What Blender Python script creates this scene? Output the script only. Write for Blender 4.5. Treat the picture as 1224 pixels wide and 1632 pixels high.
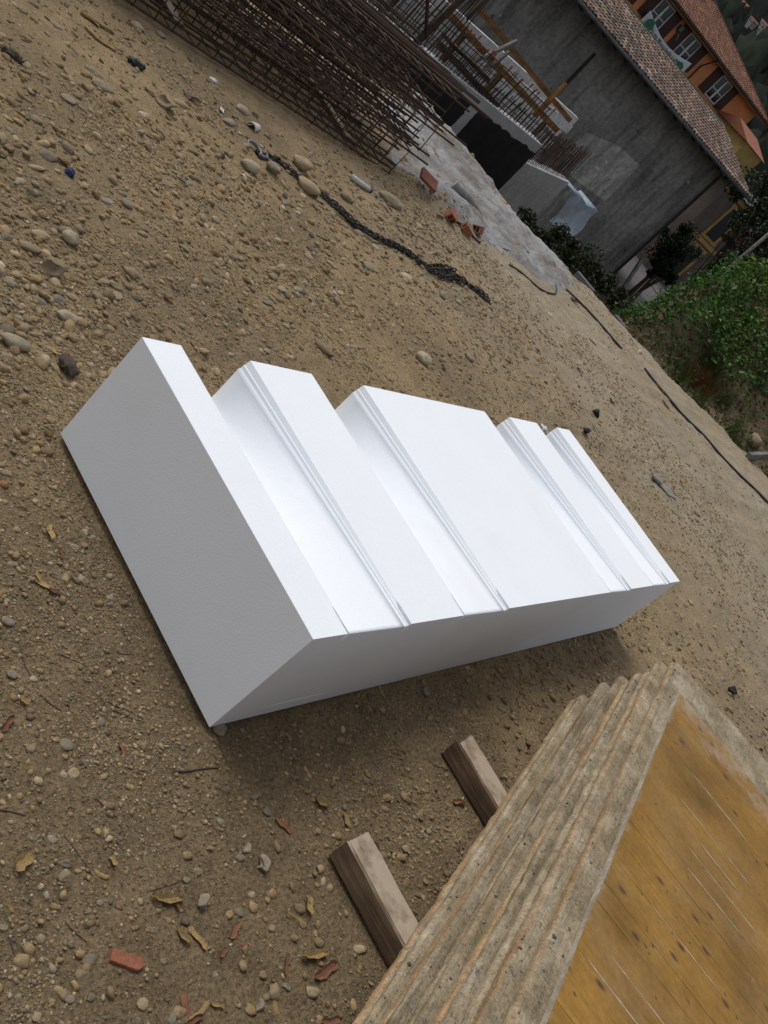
import bpy, math, random
import numpy as np
from mathutils import Vector, Matrix, Euler

for o in list(bpy.data.objects): bpy.data.objects.remove(o)
SC = bpy.context.scene
COL = SC.collection
rnd = random.Random(7)
rng = np.random.default_rng(11)

# ------------------------------------------------------------------ camera
# solved from the white block (a 3.1 x 1.0 x 0.42 m cuboid standing at the origin)
R = np.array([[0.54028539, -0.50053201, 0.67643138],
              [0.01345154, -0.79861731, -0.60168883],
              [0.84137433, 0.33418272, -0.42474834]])
CAM = np.array([-1.93769364, -0.64306838, 1.74941484])
FPX = 1571.318
cd = bpy.data.cameras.new('camera'); cam = bpy.data.objects.new('camera', cd); COL.objects.link(cam)
cd.sensor_fit = 'VERTICAL'; cd.sensor_height = 32.0; cd.lens = FPX / 1632 * 32.0
cd.clip_start = 0.05; cd.clip_end = 6000
M = Matrix.Identity(4)
for i in range(3):
    M[i][0] = R[0, i]; M[i][1] = -R[1, i]; M[i][2] = -R[2, i]; M[i][3] = CAM[i]
cam.matrix_world = M
SC.camera = cam
SC.render.resolution_x = 768; SC.render.resolution_y = 1024

# ------------------------------------------------------------------ sky, sun, exposure
SUN_EL = math.radians(57); SUN_AZ = math.radians(-2)       # azimuth measured from +y towards +x
w = bpy.data.worlds.new('World'); SC.world = w; w.use_nodes = True
wn = w.node_tree.nodes; wl = w.node_tree.links
sky = wn.new('ShaderNodeTexSky'); sky.sky_type = 'NISHITA'; sky.sun_disc = False
sky.sun_elevation = SUN_EL; sky.sun_rotation = SUN_AZ; sky.air_density = 1.0; sky.dust_density = 3.0; sky.ozone_density = 1.0
hsv = wn.new('ShaderNodeHueSaturation'); hsv.inputs['Saturation'].default_value = 0.30      # thin overcast: a whiter sky
wl.new(sky.outputs[0], hsv.inputs['Color']); wl.new(hsv.outputs[0], wn['Background'].inputs[0]); wn['Background'].inputs[1].default_value = 0.15
sd = bpy.data.lights.new('sun', 'SUN'); sd.energy = 1.75; sd.angle = math.radians(28); sd.color = (1.0, 0.98, 0.95)
sun = bpy.data.objects.new('sun', sd); COL.objects.link(sun)
dsun = Vector((math.sin(SUN_AZ) * math.cos(SUN_EL), math.cos(SUN_AZ) * math.cos(SUN_EL), math.sin(SUN_EL)))
sun.rotation_euler = dsun.to_track_quat('Z', 'Y').to_euler()
SC.view_settings.view_transform = 'Standard'; SC.view_settings.look = 'None'
SC.view_settings.gamma = 1.0; SC.view_settings.exposure = -0.33

# ------------------------------------------------------------------ pixel helpers (photograph pixels -> metres)
def ray(x, y): return R.T @ np.array([(x - 612) / FPX, (y - 816) / FPX, 1.0])
def pz(x, y, h=0.0):
    d = ray(x, y); return CAM + d * (h - CAM[2]) / d[2]
def py_(x, y, Y):
    d = ray(x, y); return CAM + d * (Y - CAM[1]) / d[1]
def pd(x, y, D): return CAM + ray(x, y) * D

# ------------------------------------------------------------------ noise
def _h(ix, iy, s):
    h = (ix.astype(np.int64) * 374761393 + iy.astype(np.int64) * 668265263 + s * 1442695041) & 0xffffffff
    h = ((h ^ (h >> 13)) * 1274126177) & 0xffffffff
    h = (h ^ (h >> 16)) & 0xffffffff
    return h / 4294967295.0
def vnoise(x, y, s=0):
    x = np.asarray(x, float); y = np.asarray(y, float)
    ix = np.floor(x); iy = np.floor(y); fx = x - ix; fy = y - iy
    fx = fx * fx * (3 - 2 * fx); fy = fy * fy * (3 - 2 * fy)
    a = _h(ix, iy, s); b = _h(ix + 1, iy, s); c = _h(ix, iy + 1, s); d = _h(ix + 1, iy + 1, s)
    return (a * (1 - fx) + b * fx) * (1 - fy) + (c * (1 - fx) + d * fx) * fy - 0.5
def fbm(x, y, f, s=0, o=3):
    r = 0; a = 1
    for k in range(o):
        r = r + a * vnoise(np.asarray(x) * f + 17.3 * k, np.asarray(y) * f - 9.1 * k, s + k); f *= 2.03; a *= 0.5
    return r
def sstep(a, b, x):
    t = np.clip((np.asarray(x, float) - a) / (b - a), 0, 1); return t * t * (3 - 2 * t)

# ------------------------------------------------------------------ materials
def new_mat(name):
    m = bpy.data.materials.new(name); m.use_nodes = True
    return m, m.node_tree.nodes, m.node_tree.links, m.node_tree.nodes['Principled BSDF']
def nd(n, t, **kw):
    k = n.new(t)
    for a, b in kw.items(): setattr(k, a, b)
    return k
def ramp(n, stops, interp='LINEAR'):
    r = n.new('ShaderNodeValToRGB'); r.color_ramp.interpolation = interp
    while len(r.color_ramp.elements) < len(stops): r.color_ramp.elements.new(0.5)
    for e, (p, c) in zip(r.color_ramp.elements, stops):
        e.position = p; e.color = (c[0], c[1], c[2], 1) if hasattr(c, '__len__') else (c, c, c, 1)
    return r
def noise(n, l, vec, scale, detail=4, rough=0.55, dist=0.0):
    k = n.new('ShaderNodeTexNoise'); k.inputs['Scale'].default_value = scale; k.inputs['Detail'].default_value = detail
    k.inputs['Roughness'].default_value = rough; k.inputs['Distortion'].default_value = dist
    if vec is not None: l.new(vec, k.inputs['Vector'])
    return k
def mixc(n, l, fac, a, b, blend='MIX'):
    k = n.new('ShaderNodeMix'); k.data_type = 'RGBA'; k.blend_type = blend
    for i, v in ((0, fac), (6, a), (7, b)):
        if hasattr(v, 'links') or hasattr(v, 'is_linked'): l.new(v, k.inputs[i])
        elif isinstance(v, (int, float)): k.inputs[i].default_value = v
        else: k.inputs[i].default_value = (v[0], v[1], v[2], 1)
    return k.outputs[2]
def bump(n, l, p, height, strength, dist=0.01, prev=None):
    b = n.new('ShaderNodeBump'); b.inputs['Strength'].default_value = strength; b.inputs['Distance'].default_value = dist
    l.new(height, b.inputs['Height'])
    if prev is not None: l.new(prev, b.inputs['Normal'])
    l.new(b.outputs[0], p.inputs['Normal']); return b.outputs[0]
def coords(n, l, scale=(1, 1, 1), kind='Object'):
    tc = n.new('ShaderNodeTexCoord'); mp = n.new('ShaderNodeMapping'); mp.inputs['Scale'].default_value = scale
    l.new(tc.outputs[kind], mp.inputs['Vector']); return mp.outputs[0]
def rough_mat(name, c1, c2, scale=6, rough=0.85, bs=0.4, bscale=None, bdist=0.01, stretch=(1, 1, 1), rand=0.0, c3=None, metallic=0.0, world=False):
    m, n, l, p = new_mat(name)
    if world:
        g = n.new('ShaderNodeNewGeometry'); vec = g.outputs['Position']
    else: vec = coords(n, l, stretch)
    a = noise(n, l, vec, scale, 6, 0.62)
    st = [(0.32, c1), (0.68, c2)] if c3 is None else [(0.3, c1), (0.5, c2), (0.7, c3)]
    r = ramp(n, st); l.new(a.outputs[0], r.inputs[0]); col = r.outputs[0]
    f = noise(n, l, vec, scale * 9, 4, 0.6); r2 = ramp(n, [(0.25, 0.72), (0.75, 1.25)]); l.new(f.outputs[0], r2.inputs[0])
    col = mixc(n, l, 1.0, col, r2.outputs[0], 'MULTIPLY')
    if rand:
        oi = n.new('ShaderNodeObjectInfo'); hs = n.new('ShaderNodeHueSaturation')
        mr = n.new('ShaderNodeMapRange'); mr.inputs['To Min'].default_value = 1 - rand; mr.inputs['To Max'].default_value = 1 + rand
        l.new(oi.outputs['Random'], mr.inputs['Value']); l.new(mr.outputs[0], hs.inputs['Value']); l.new(col, hs.inputs['Color']); col = hs.outputs[0]
    l.new(col, p.inputs['Base Color']); p.inputs['Roughness'].default_value = rough; p.inputs['Metallic'].default_value = metallic
    if bs:
        bn = noise(n, l, vec, bscale or scale * 8, 6, 0.65); bump(n, l, p, bn.outputs[0], bs, bdist)
    return m

MAT = {}
def ground_material():
    m, n, l, p = new_mat('sandy_ground')
    g = n.new('ShaderNodeNewGeometry'); pos = g.outputs['Position']
    big = noise(n, l, pos, 0.9, 5, 0.6, 0.4)
    r = ramp(n, [(0.34, (0.235, 0.176, 0.108)), (0.5, (0.31, 0.226, 0.127)), (0.66, (0.355, 0.258, 0.142))]); l.new(big.outputs[0], r.inputs[0])
    col = r.outputs[0]
    # stony dark soil in front of the block
    vm = n.new('ShaderNodeVectorMath'); vm.operation = 'DOT_PRODUCT'; vm.inputs[1].default_value = (0.62, 0.78, 0); l.new(pos, vm.inputs[0])
    nz = noise(n, l, pos, 1.8, 5, 0.65); ma = n.new('ShaderNodeMath'); ma.operation = 'MULTIPLY_ADD'; ma.inputs[1].default_value = 1.5; l.new(nz.outputs[0], ma.inputs[0]); l.new(vm.outputs['Value'], ma.inputs[2])
    mf = n.new('ShaderNodeMapRange'); mf.inputs['From Min'].default_value = 1.45; mf.inputs['From Max'].default_value = 0.75; mf.clamp = True; l.new(ma.outputs[0], mf.inputs['Value'])
    mg = n.new('ShaderNodeMath'); mg.operation = 'MULTIPLY'; mg.inputs[1].default_value = 0.85; l.new(mf.outputs[0], mg.inputs[0])
    col = mixc(n, l, mg.outputs[0], col, (0.215, 0.155, 0.088))
    # nearer the edge of the site the soil is paler and greyer
    sx = n.new('ShaderNodeSeparateXYZ'); l.new(pos, sx.inputs[0])
    mr = n.new('ShaderNodeMapRange'); mr.inputs['From Min'].default_value = 3.2; mr.inputs['From Max'].default_value = 6.5; mr.clamp = True
    l.new(sx.outputs[0], mr.inputs['Value'])
    n2 = noise(n, l, pos, 0.55, 4, 0.6); mm = n.new('ShaderNodeMath'); mm.operation = 'MULTIPLY'; l.new(mr.outputs[0], mm.inputs[0]); l.new(n2.outputs[0], mm.inputs[1])
    mm2 = n.new('ShaderNodeMath'); mm2.operation = 'MULTIPLY'; mm2.inputs[1].default_value = 1.5; mm2.use_clamp = True; l.new(mm.outputs[0], mm2.inputs[0])
    col = mixc(n, l, mm2.outputs[0], col, (0.375, 0.315, 0.228))
    # deep level outside the terrace: dark earth
    mz = n.new('ShaderNodeMapRange'); mz.inputs['From Min'].default_value = -0.35; mz.inputs['From Max'].default_value = -1.3; mz.clamp = True
    l.new(sx.outputs[2], mz.inputs['Value']); col = mixc(n, l, mz.outputs[0], col, (0.075, 0.066, 0.052))
    mid = noise(n, l, pos, 7, 6, 0.65); r2 = ramp(n, [(0.3, 0.78), (0.7, 1.18)]); l.new(mid.outputs[0], r2.inputs[0])
    col = mixc(n, l, 1.0, col, r2.outputs[0], 'MULTIPLY')
    fine = noise(n, l, pos, 90, 5, 0.7); r3 = ramp(n, [(0.30, 0.40), (0.5, 1.0), (0.70, 1.45)]); l.new(fine.outputs[0], r3.inputs[0])
    col = mixc(n, l, 1.0, col, r3.outputs[0], 'MULTIPLY')
    v = n.new('ShaderNodeTexVoronoi'); v.inputs['Scale'].default_value = 130; v.inputs['Randomness'].default_value = 1.0; l.new(pos, v.inputs['Vector'])
    rv = ramp(n, [(0.10, 1.0), (0.34, 0.0)]); l.new(v.outputs['Distance'], rv.inputs[0])
    sep = n.new('ShaderNodeSeparateColor'); l.new(v.outputs['Color'], sep.inputs[0])
    gr = ramp(n, [(0.0, (0.13, 0.11, 0.08)), (0.4, (0.26, 0.215, 0.15)), (0.75, (0.36, 0.29, 0.19)), (1.0, (0.52, 0.47, 0.38))]); l.new(sep.outputs[0], gr.inputs[0])
    gt = n.new('ShaderNodeMath'); gt.operation = 'GREATER_THAN'; gt.inputs[1].default_value = 0.62; l.new(sep.outputs[1], gt.inputs[0])
    gm = n.new('ShaderNodeMath'); gm.operation = 'MULTIPLY'; l.new(gt.outputs[0], gm.inputs[0]); l.new(rv.outputs[0], gm.inputs[1])
    gm2 = n.new('ShaderNodeMath'); gm2.operation = 'MULTIPLY'; gm2.inputs[1].default_value = 0.8; l.new(gm.outputs[0], gm2.inputs[0])
    col = mixc(n, l, gm2.outputs[0], col, gr.outputs[0])
    l.new(col, p.inputs['Base Color']); p.inputs['Roughness'].default_value = 0.95; p.inputs['Specular IOR Level'].default_value = 0.2
    b1 = bump(n, l, p, mid.outputs[0], 0.5, 0.04)
    b2 = bump(n, l, p, fine.outputs[0], 1.0, 0.016, b1)
    bump(n, l, p, gm.outputs[0], 0.6, 0.004, b2)
    return m
MAT['ground'] = ground_material()

def attr_mat(name, rough=0.9, bscale=120, bs=0.4, transl=0.0, vary=True):
    m, n, l, p = new_mat(name)
    a = n.new('ShaderNodeAttribute'); a.attribute_name = 'Col'
    g = n.new('ShaderNodeNewGeometry'); f = noise(n, l, g.outputs['Position'], bscale, 4, 0.65)
    r = ramp(n, [(0.28, 0.70), (0.72, 1.28)]); l.new(f.outputs[0], r.inputs[0])
    col = mixc(n, l, 1.0, a.outputs['Color'], r.outputs[0], 'MULTIPLY') if vary else a.outputs['Color']
    l.new(col, p.inputs['Base Color']); p.inputs['Roughness'].default_value = rough; p.inputs['Specular IOR Level'].default_value = .2
    if bs: bump(n, l, p, f.outputs[0], bs, 0.004)
    if transl:
        t = n.new('ShaderNodeBsdfTranslucent'); l.new(col, t.inputs[0]); mx = n.new('ShaderNodeMixShader'); mx.inputs[0].default_value = transl
        l.new(p.outputs[0], mx.inputs[1]); l.new(t.outputs[0], mx.inputs[2]); l.new(mx.outputs[0], n['Material Output'].inputs[0])
    return m
MAT['gravel'] = attr_mat('gravel')
MAT['leaf'] = attr_mat('leaf', 0.55, 60, 0, 0.25)
MAT['tile'] = attr_mat('clay_tile', 0.9, 9, 0.3)
MAT['woodland'] = attr_mat('woodland', 1.0, 0.05, 0)

def stone_mat(name, c1, c2):
    m, n, l, p = new_mat(name)
    vec = coords(n, l); oi = n.new('ShaderNodeObjectInfo')
    ad = n.new('ShaderNodeVectorMath'); ad.operation = 'ADD'; l.new(vec, ad.inputs[0])
    cmb = n.new('ShaderNodeCombineXYZ'); sc = n.new('ShaderNodeMath'); sc.operation = 'MULTIPLY'; sc.inputs[1].default_value = 37.0
    l.new(oi.outputs['Random'], sc.inputs[0]); l.new(sc.outputs[0], cmb.inputs[0]); l.new(cmb.outputs[0], ad.inputs[1]); vec = ad.outputs[0]
    a = noise(n, l, vec, 2.2, 6, 0.65); r = ramp(n, [(0.32, c1), (0.68, c2)]); l.new(a.outputs[0], r.inputs[0])
    f = noise(n, l, vec, 14, 5, 0.7); r2 = ramp(n, [(0.28, 0.65), (0.75, 1.3)]); l.new(f.outputs[0], r2.inputs[0])
    col = mixc(n, l, 1.0, r.outputs[0], r2.outputs[0], 'MULTIPLY')
    # sandy dust that settled on the stone, in patches
    d = noise(n, l, vec, 3.0, 5, 0.6); rd = ramp(n, [(0.36, 0.12), (0.62, 0.62)]); l.new(d.outputs[0], rd.inputs[0])
    col = mixc(n, l, rd.outputs[0], col, (0.29, 0.215, 0.125))
    hs = n.new('ShaderNodeHueSaturation'); mr = n.new('ShaderNodeMapRange'); mr.inputs['To Min'].default_value = 0.72; mr.inputs['To Max'].default_value = 1.22
    l.new(oi.outputs['Random'], mr.inputs['Value']); l.new(mr.outputs[0], hs.inputs['Value']); l.new(col, hs.inputs['Color'])
    l.new(hs.outputs[0], p.inputs['Base Color']); p.inputs['Roughness'].default_value = 0.9; p.inputs['Specular IOR Level'].default_value = 0.25
    b = bump(n, l, p, a.outputs[0], 0.35, 0.02); bump(n, l, p, f.outputs[0], 0.5, 0.006, b)
    return m
MAT['stone_grey'] = stone_mat('grey_stone', (0.17, 0.154, 0.125), (0.33, 0.295, 0.235))
MAT['stone_tan'] = stone_mat('tan_stone', (0.24, 0.185, 0.115), (0.42, 0.335, 0.215))
MAT['stone_dark'] = stone_mat('dark_stone', (0.085, 0.083, 0.072), (0.19, 0.18, 0.15))
MAT['stone_pale'] = stone_mat('pale_stone', (0.33, 0.28, 0.20), (0.54, 0.48, 0.37))

def eps_mat(name, transl):
    m, n, l, p = new_mat(name)
    vec = coords(n, l)
    v = n.new('ShaderNodeTexVoronoi'); v.inputs['Scale'].default_value = 210; l.new(vec, v.inputs['Vector'])
    a = noise(n, l, vec, 260, 3, 0.7); b_ = noise(n, l, vec, 3.0, 4, 0.6)
    r = ramp(n, [(0.3, (0.855, 0.885, 0.930)), (0.6, (0.880, 0.908, 0.950))]); l.new(b_.outputs[0], r.inputs[0])
    r2 = ramp(n, [(0.3, 0.93), (0.7, 1.03)]); l.new(a.outputs[0], r2.inputs[0])
    col = mixc(n, l, 1.0, r.outputs[0], r2.outputs[0], 'MULTIPLY')
    dn = noise(n, l, vec, 1.7, 7, 0.7, 0.8); rd = ramp(n, [(0.55, 0.0), (0.80, 0.14)]); l.new(dn.outputs[0], rd.inputs[0]); col = mixc(n, l, rd.outputs[0], col, (0.62, 0.56, 0.47))
    l.new(col, p.inputs['Base Color']); p.inputs['Roughness'].default_value = 0.75; p.inputs['Specular IOR Level'].default_value = 0.2
    if not transl: p.inputs['Subsurface Weight'].default_value = 0.0; p.inputs['Subsurface Radius'].default_value = (1, 1, 1); p.inputs['Subsurface Scale'].default_value = 0.03
    b1 = bump(n, l, p, v.outputs['Distance'], 0.12, 0.002); bump(n, l, p, a.outputs[0], 0.12, 0.002, b1)
    if transl:
        t = n.new('ShaderNodeBsdfTranslucent'); t.inputs[0].default_value = (0.9, 0.9, 0.92, 1)
        mx = n.new('ShaderNodeMixShader'); mx.inputs[0].default_value = transl
        l.new(p.outputs[0], mx.inputs[1]); l.new(t.outputs[0], mx.inputs[2]); l.new(mx.outputs[0], n['Material Output'].inputs[0])
    return m
MAT['eps'] = eps_mat('white_polystyrene', 0); MAT['eps_thin'] = eps_mat('thin_polystyrene', 0.10)

def panel_mat():
    """old three-ply shuttering panel: cement crust over orange wood, red edge paint in places"""
    m, n, l, p = new_mat('cement_stained_panel')
    tc = n.new('ShaderNodeTexCoord'); oi = n.new('ShaderNodeObjectInfo')
    sc = n.new('ShaderNodeMath'); sc.operation = 'MULTIPLY'; sc.inputs[1].default_value = 53.0; l.new(oi.outputs['Random'], sc.inputs[0])
    cmb = n.new('ShaderNodeCombineXYZ'); l.new(sc.outputs[0], cmb.inputs[0]); l.new(sc.outputs[0], cmb.inputs[2])
    mp = n.new('ShaderNodeMapping'); mp.inputs['Scale'].default_value = (1.1, 16, 16); l.new(tc.outputs['Object'], mp.inputs['Vector'])
    ad = n.new('ShaderNodeVectorMath'); ad.operation = 'ADD'; l.new(mp.outputs[0], ad.inputs[0]); l.new(cmb.outputs[0], ad.inputs[1]); vs = ad.outputs[0]
    ad2 = n.new('ShaderNodeVectorMath'); ad2.operation = 'ADD'; l.new(tc.outputs['Object'], ad2.inputs[0]); l.new(cmb.outputs[0], ad2.inputs[1]); vo = ad2.outputs[0]
    a = noise(n, l, vs, 1.6, 6, 0.62)
    wood = ramp(n, [(0.25, (0.17, 0.105, 0.052)), (0.5, (0.33, 0.215, 0.11)), (0.75, (0.38, 0.285, 0.17))]); l.new(a.outputs[0], wood.inputs[0])
    gr = noise(n, l, vo, 5.0, 6, 0.65); cem = ramp(n, [(0.3, (0.185, 0.145, 0.092)), (0.5, (0.325, 0.262, 0.172)), (0.7, (0.45, 0.385, 0.285))]); l.new(gr.outputs[0], cem.inputs[0])
    f1 = noise(n, l, vs, 0.9, 5, 0.6); rf = ramp(n, [(0.36, 0.0), (0.50, 1.0)]); sh = n.new('ShaderNodeMapRange'); sh.inputs['To Min'].default_value = -.20; sh.inputs['To Max'].default_value = .10; wnz = n.new('ShaderNodeTexWhiteNoise'); wnz.noise_dimensions = '1D'; l.new(sc.outputs[0], wnz.inputs['W']); l.new(wnz.outputs['Value'], sh.inputs['Value']); adf = n.new('ShaderNodeMath'); l.new(sh.outputs[0], adf.inputs[0]); l.new(f1.outputs[0], adf.inputs[1]); gg = n.new('ShaderNodeNewGeometry'); gs = n.new('ShaderNodeSeparateXYZ'); l.new(gg.outputs['True Normal'], gs.inputs[0]); up = n.new('ShaderNodeMath'); up.operation = 'GREATER_THAN'; up.inputs[1].default_value = .9; l.new(gs.outputs[2], up.inputs[0]); ua = n.new('ShaderNodeMath'); ua.operation = 'MULTIPLY_ADD'; ua.inputs[1].default_value = .35; l.new(up.outputs[0], ua.inputs[0]); l.new(adf.outputs[0], ua.inputs[2]); l.new(ua.outputs[0], rf.inputs[0])
    col = mixc(n, l, rf.outputs[0], wood.outputs[0], cem.outputs[0])
    # olive mould streaks
    f2 = noise(n, l, vs, 2.3, 5, 0.6); ro = ramp(n, [(0.56, 0.0), (0.68, 0.65)]); l.new(f2.outputs[0], ro.inputs[0])
    col = mixc(n, l, ro.outputs[0], col, (0.155, 0.125, 0.06))
    # red edge paint left on some panels, only on the long edge
    sz = n.new('ShaderNodeSeparateXYZ'); l.new(tc.outputs['Object'], sz.inputs[0])
    ed = n.new('ShaderNodeMath'); ed.operation = 'GREATER_THAN'; ed.inputs[1].default_value = -0.012; l.new(sz.outputs[1], ed.inputs[0])
    f3 = noise(n, l, vs, 1.2, 5, 0.6); rr = ramp(n, [(0.60, 0.0), (0.68, 0.7)]); l.new(f3.outputs[0], rr.inputs[0])
    rp = n.new('ShaderNodeMath'); rp.operation = 'MULTIPLY'; l.new(ed.outputs[0], rp.inputs[0]); l.new(rr.outputs[0], rp.inputs[1])
    gtr = n.new('ShaderNodeMath'); gtr.operation = 'GREATER_THAN'; gtr.inputs[1].default_value = 0.5; l.new(oi.outputs['Random'], gtr.inputs[0])
    rp2 = n.new('ShaderNodeMath'); rp2.operation = 'MULTIPLY'; l.new(rp.outputs[0], rp2.inputs[0]); l.new(gtr.outputs[0], rp2.inputs[1])
    col = mixc(n, l, rp2.outputs[0], col, (0.20, 0.060, 0.036))
    wv2 = n.new('ShaderNodeMapRange'); wv2.inputs['To Min'].default_value = .82; wv2.inputs['To Max'].default_value = 1.3; wn2 = n.new('ShaderNodeTexWhiteNoise'); wn2.noise_dimensions = '1D'; l.new(oi.outputs['Random'], wn2.inputs['W']); l.new(wn2.outputs['Value'], wv2.inputs['Value']); col = mixc(n, l, 1.0, col, wv2.outputs[0], 'MULTIPLY')
    blot = noise(n, l, vo, 16, 6, 0.7); rbl = ramp(n, [(0.32, 0.72), (0.6, 1.12)]); l.new(blot.outputs[0], rbl.inputs[0]); col = mixc(n, l, 1.0, col, rbl.outputs[0], 'MULTIPLY')
    sp = noise(n, l, vo, 120, 4, 0.7); rs = ramp(n, [(0.28, 0.5), (0.5, 1.0), (0.75, 1.25)]); l.new(sp.outputs[0], rs.inputs[0])
    col = mixc(n, l, 1.0, col, rs.outputs[0], 'MULTIPLY')
    dk = noise(n, l, vo, 38, 3, 0.6); rk = ramp(n, [(0.66, 0.0), (0.71, 0.8)]); l.new(dk.outputs[0], rk.inputs[0])
    col = mixc(n, l, rk.outputs[0], col, (0.09, 0.08, 0.07))
    l.new(col, p.inputs['Base Color']); p.inputs['Roughness'].default_value = 0.92; p.inputs['Specular IOR Level'].default_value = 0.2
    b1 = bump(n, l, p, a.outputs[0], 0.8, 0.012); b1 = bump(n, l, p, blot.outputs[0], 0.4, 0.008, b1); b2 = bump(n, l, p, gr.outputs[0], 0.6, 0.012, b1); bump(n, l, p, sp.outputs[0], 0.6, 0.004, b2)
    return m
MAT['panel'] = panel_mat()

def yellow_board_mat():
    m, n, l, p = new_mat('yellow_lacquered_board')
    tc = n.new('ShaderNodeTexCoord'); oi = n.new('ShaderNodeObjectInfo')
    sc = n.new('ShaderNodeMath'); sc.operation = 'MULTIPLY'; sc.inputs[1].default_value = 91.0; l.new(oi.outputs['Random'], sc.inputs[0])
    cmb = n.new('ShaderNodeCombineXYZ'); l.new(sc.outputs[0], cmb.inputs[0]); l.new(sc.outputs[0], cmb.inputs[1])
    ad = n.new('ShaderNodeVectorMath'); ad.operation = 'ADD'; l.new(tc.outputs['Object'], ad.inputs[0]); l.new(cmb.outputs[0], ad.inputs[1])
    mp = n.new('ShaderNodeMapping'); mp.inputs['Scale'].default_value = (40, 2.6, 10); l.new(ad.outputs[0], mp.inputs['Vector'])
    a = noise(n, l, mp.outputs[0], 2.0, 7, 0.7, 0.2)
    r = ramp(n, [(0.25, (0.215, 0.105, 0.020)), (0.5, (0.285, 0.150, 0.028)), (0.75, (0.33, 0.185, 0.040))]); l.new(a.outputs[0], r.inputs[0]); col = r.outputs[0]
    bl = noise(n, l, tc.outputs['Object'], 2.6, 5, 0.6); rb = ramp(n, [(0.3, 0.58), (0.7, 1.18)]); l.new(bl.outputs[0], rb.inputs[0])
    col = mixc(n, l, 1.0, col, rb.outputs[0], 'MULTIPLY')
    # knots
    mk = n.new('ShaderNodeMapping'); mk.inputs['Scale'].default_value = (13, 7.5, 1); l.new(ad.outputs[0], mk.inputs['Vector'])
    v = n.new('ShaderNodeTexVoronoi'); v.voronoi_dimensions = '2D'; v.inputs['Scale'].default_value = 1.0; l.new(mk.outputs[0], v.inputs['Vector'])
    rk = ramp(n, [(0.05, 1.0), (0.10, 0.6), (0.15, 0.0)]); l.new(v.outputs['Distance'], rk.inputs[0])
    sep = n.new('ShaderNodeSeparateColor'); l.new(v.outputs['Color'], sep.inputs[0])
    gt = n.new('ShaderNodeMath'); gt.operation = 'GREATER_THAN'; gt.inputs[1].default_value = 0.60; l.new(sep.outputs[0], gt.inputs[0])
    km = n.new('ShaderNodeMath'); km.operation = 'MULTIPLY'; l.new(rk.outputs[0], km.inputs[0]); l.new(gt.outputs[0], km.inputs[1])
    col = mixc(n, l, km.outputs[0], col, (0.075, 0.042, 0.022))
    # worn grey scuffs and cement haze, strongest towards the long edge and the far end
    sx = n.new('ShaderNodeSeparateXYZ'); l.new(tc.outputs['Object'], sx.inputs[0])
    wv = noise(n, l, tc.outputs['Object'], 9, 8, 0.75, 0.2); 
    m1 = n.new('ShaderNodeMapRange'); m1.inputs['From Min'].default_value = 2.0; m1.inputs['From Max'].default_value = 2.3; m1.inputs['To Max'].default_value = 0.26; m1.clamp = True; l.new(sx.outputs[0], m1.inputs['Value'])
    m2 = n.new('ShaderNodeMapRange'); m2.inputs['From Min'].default_value = -0.02; m2.inputs['From Max'].default_value = 0.0; m2.inputs['To Max'].default_value = 0.13; m2.clamp = True; l.new(sx.outputs[1], m2.inputs['Value'])
    s1 = n.new('ShaderNodeMath'); s1.operation = 'ADD'; l.new(m1.outputs[0], s1.inputs[0]); l.new(m2.outputs[0], s1.inputs[1])
    s2 = n.new('ShaderNodeMath'); s2.operation = 'ADD'; l.new(s1.outputs[0], s2.inputs[0]); l.new(wv.outputs[0], s2.inputs[1])
    rw = ramp(n, [(0.62, 0.0), (0.88, 0.75)]); l.new(s2.outputs[0], rw.inputs[0])
    col = mixc(n, l, rw.outputs[0], col, (0.40, 0.33, 0.245))
    hz = noise(n, l, tc.outputs['Object'], 1.9, 6, 0.68, 0.8); rh = ramp(n, [(0.52, 0.0), (0.76, 0.24)]); l.new(hz.outputs[0], rh.inputs[0]); col = mixc(n, l, rh.outputs[0], col, (0.40, 0.30, 0.17))
    # thin scratches
    ms = n.new('ShaderNodeMapping'); ms.inputs['Rotation'].default_value = (0, 0, 0.5); ms.inputs['Scale'].default_value = (60, 1.3, 1); l.new(tc.outputs['Object'], ms.inputs['Vector'])
    sn = noise(n, l, ms.outputs[0], 2.0, 3, 0.6); rsn = ramp(n, [(0.665, 0.0), (0.70, 0.5)]); l.new(sn.outputs[0], rsn.inputs[0])
    col = mixc(n, l, rsn.outputs[0], col, (0.17, 0.09, 0.025))
    sp = noise(n, l, tc.outputs['Object'], 55, 4, 0.7); rs = ramp(n, [(0.3, 0.8), (0.7, 1.12)]); l.new(sp.outputs[0], rs.inputs[0])
    col = mixc(n, l, 1.0, col, rs.outputs[0], 'MULTIPLY')
    dk = noise(n, l, tc.outputs['Object'], 42, 2, 0.5); rdk = ramp(n, [(0.69, 0.0), (0.73, 0.8)]); l.new(dk.outputs[0], rdk.inputs[0])
    col = mixc(n, l, rdk.outputs[0], col, (0.07, 0.05, 0.03))
    l.new(col, p.inputs['Base Color']); p.inputs['Roughness'].default_value = 0.62; p.inputs['Specular IOR Level'].default_value = 0.3
    b1 = bump(n, l, p, a.outputs[0], 0.18, 0.004); bump(n, l, p, sp.outputs[0], 0.2, 0.002, b1)
    return m
MAT['yellow'] = yellow_board_mat()
MAT['core'] = rough_mat('cement_filled_core', (0.30, 0.25, 0.18), (0.50, 0.45, 0.37), 12, 0.9, 0.5)

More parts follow.
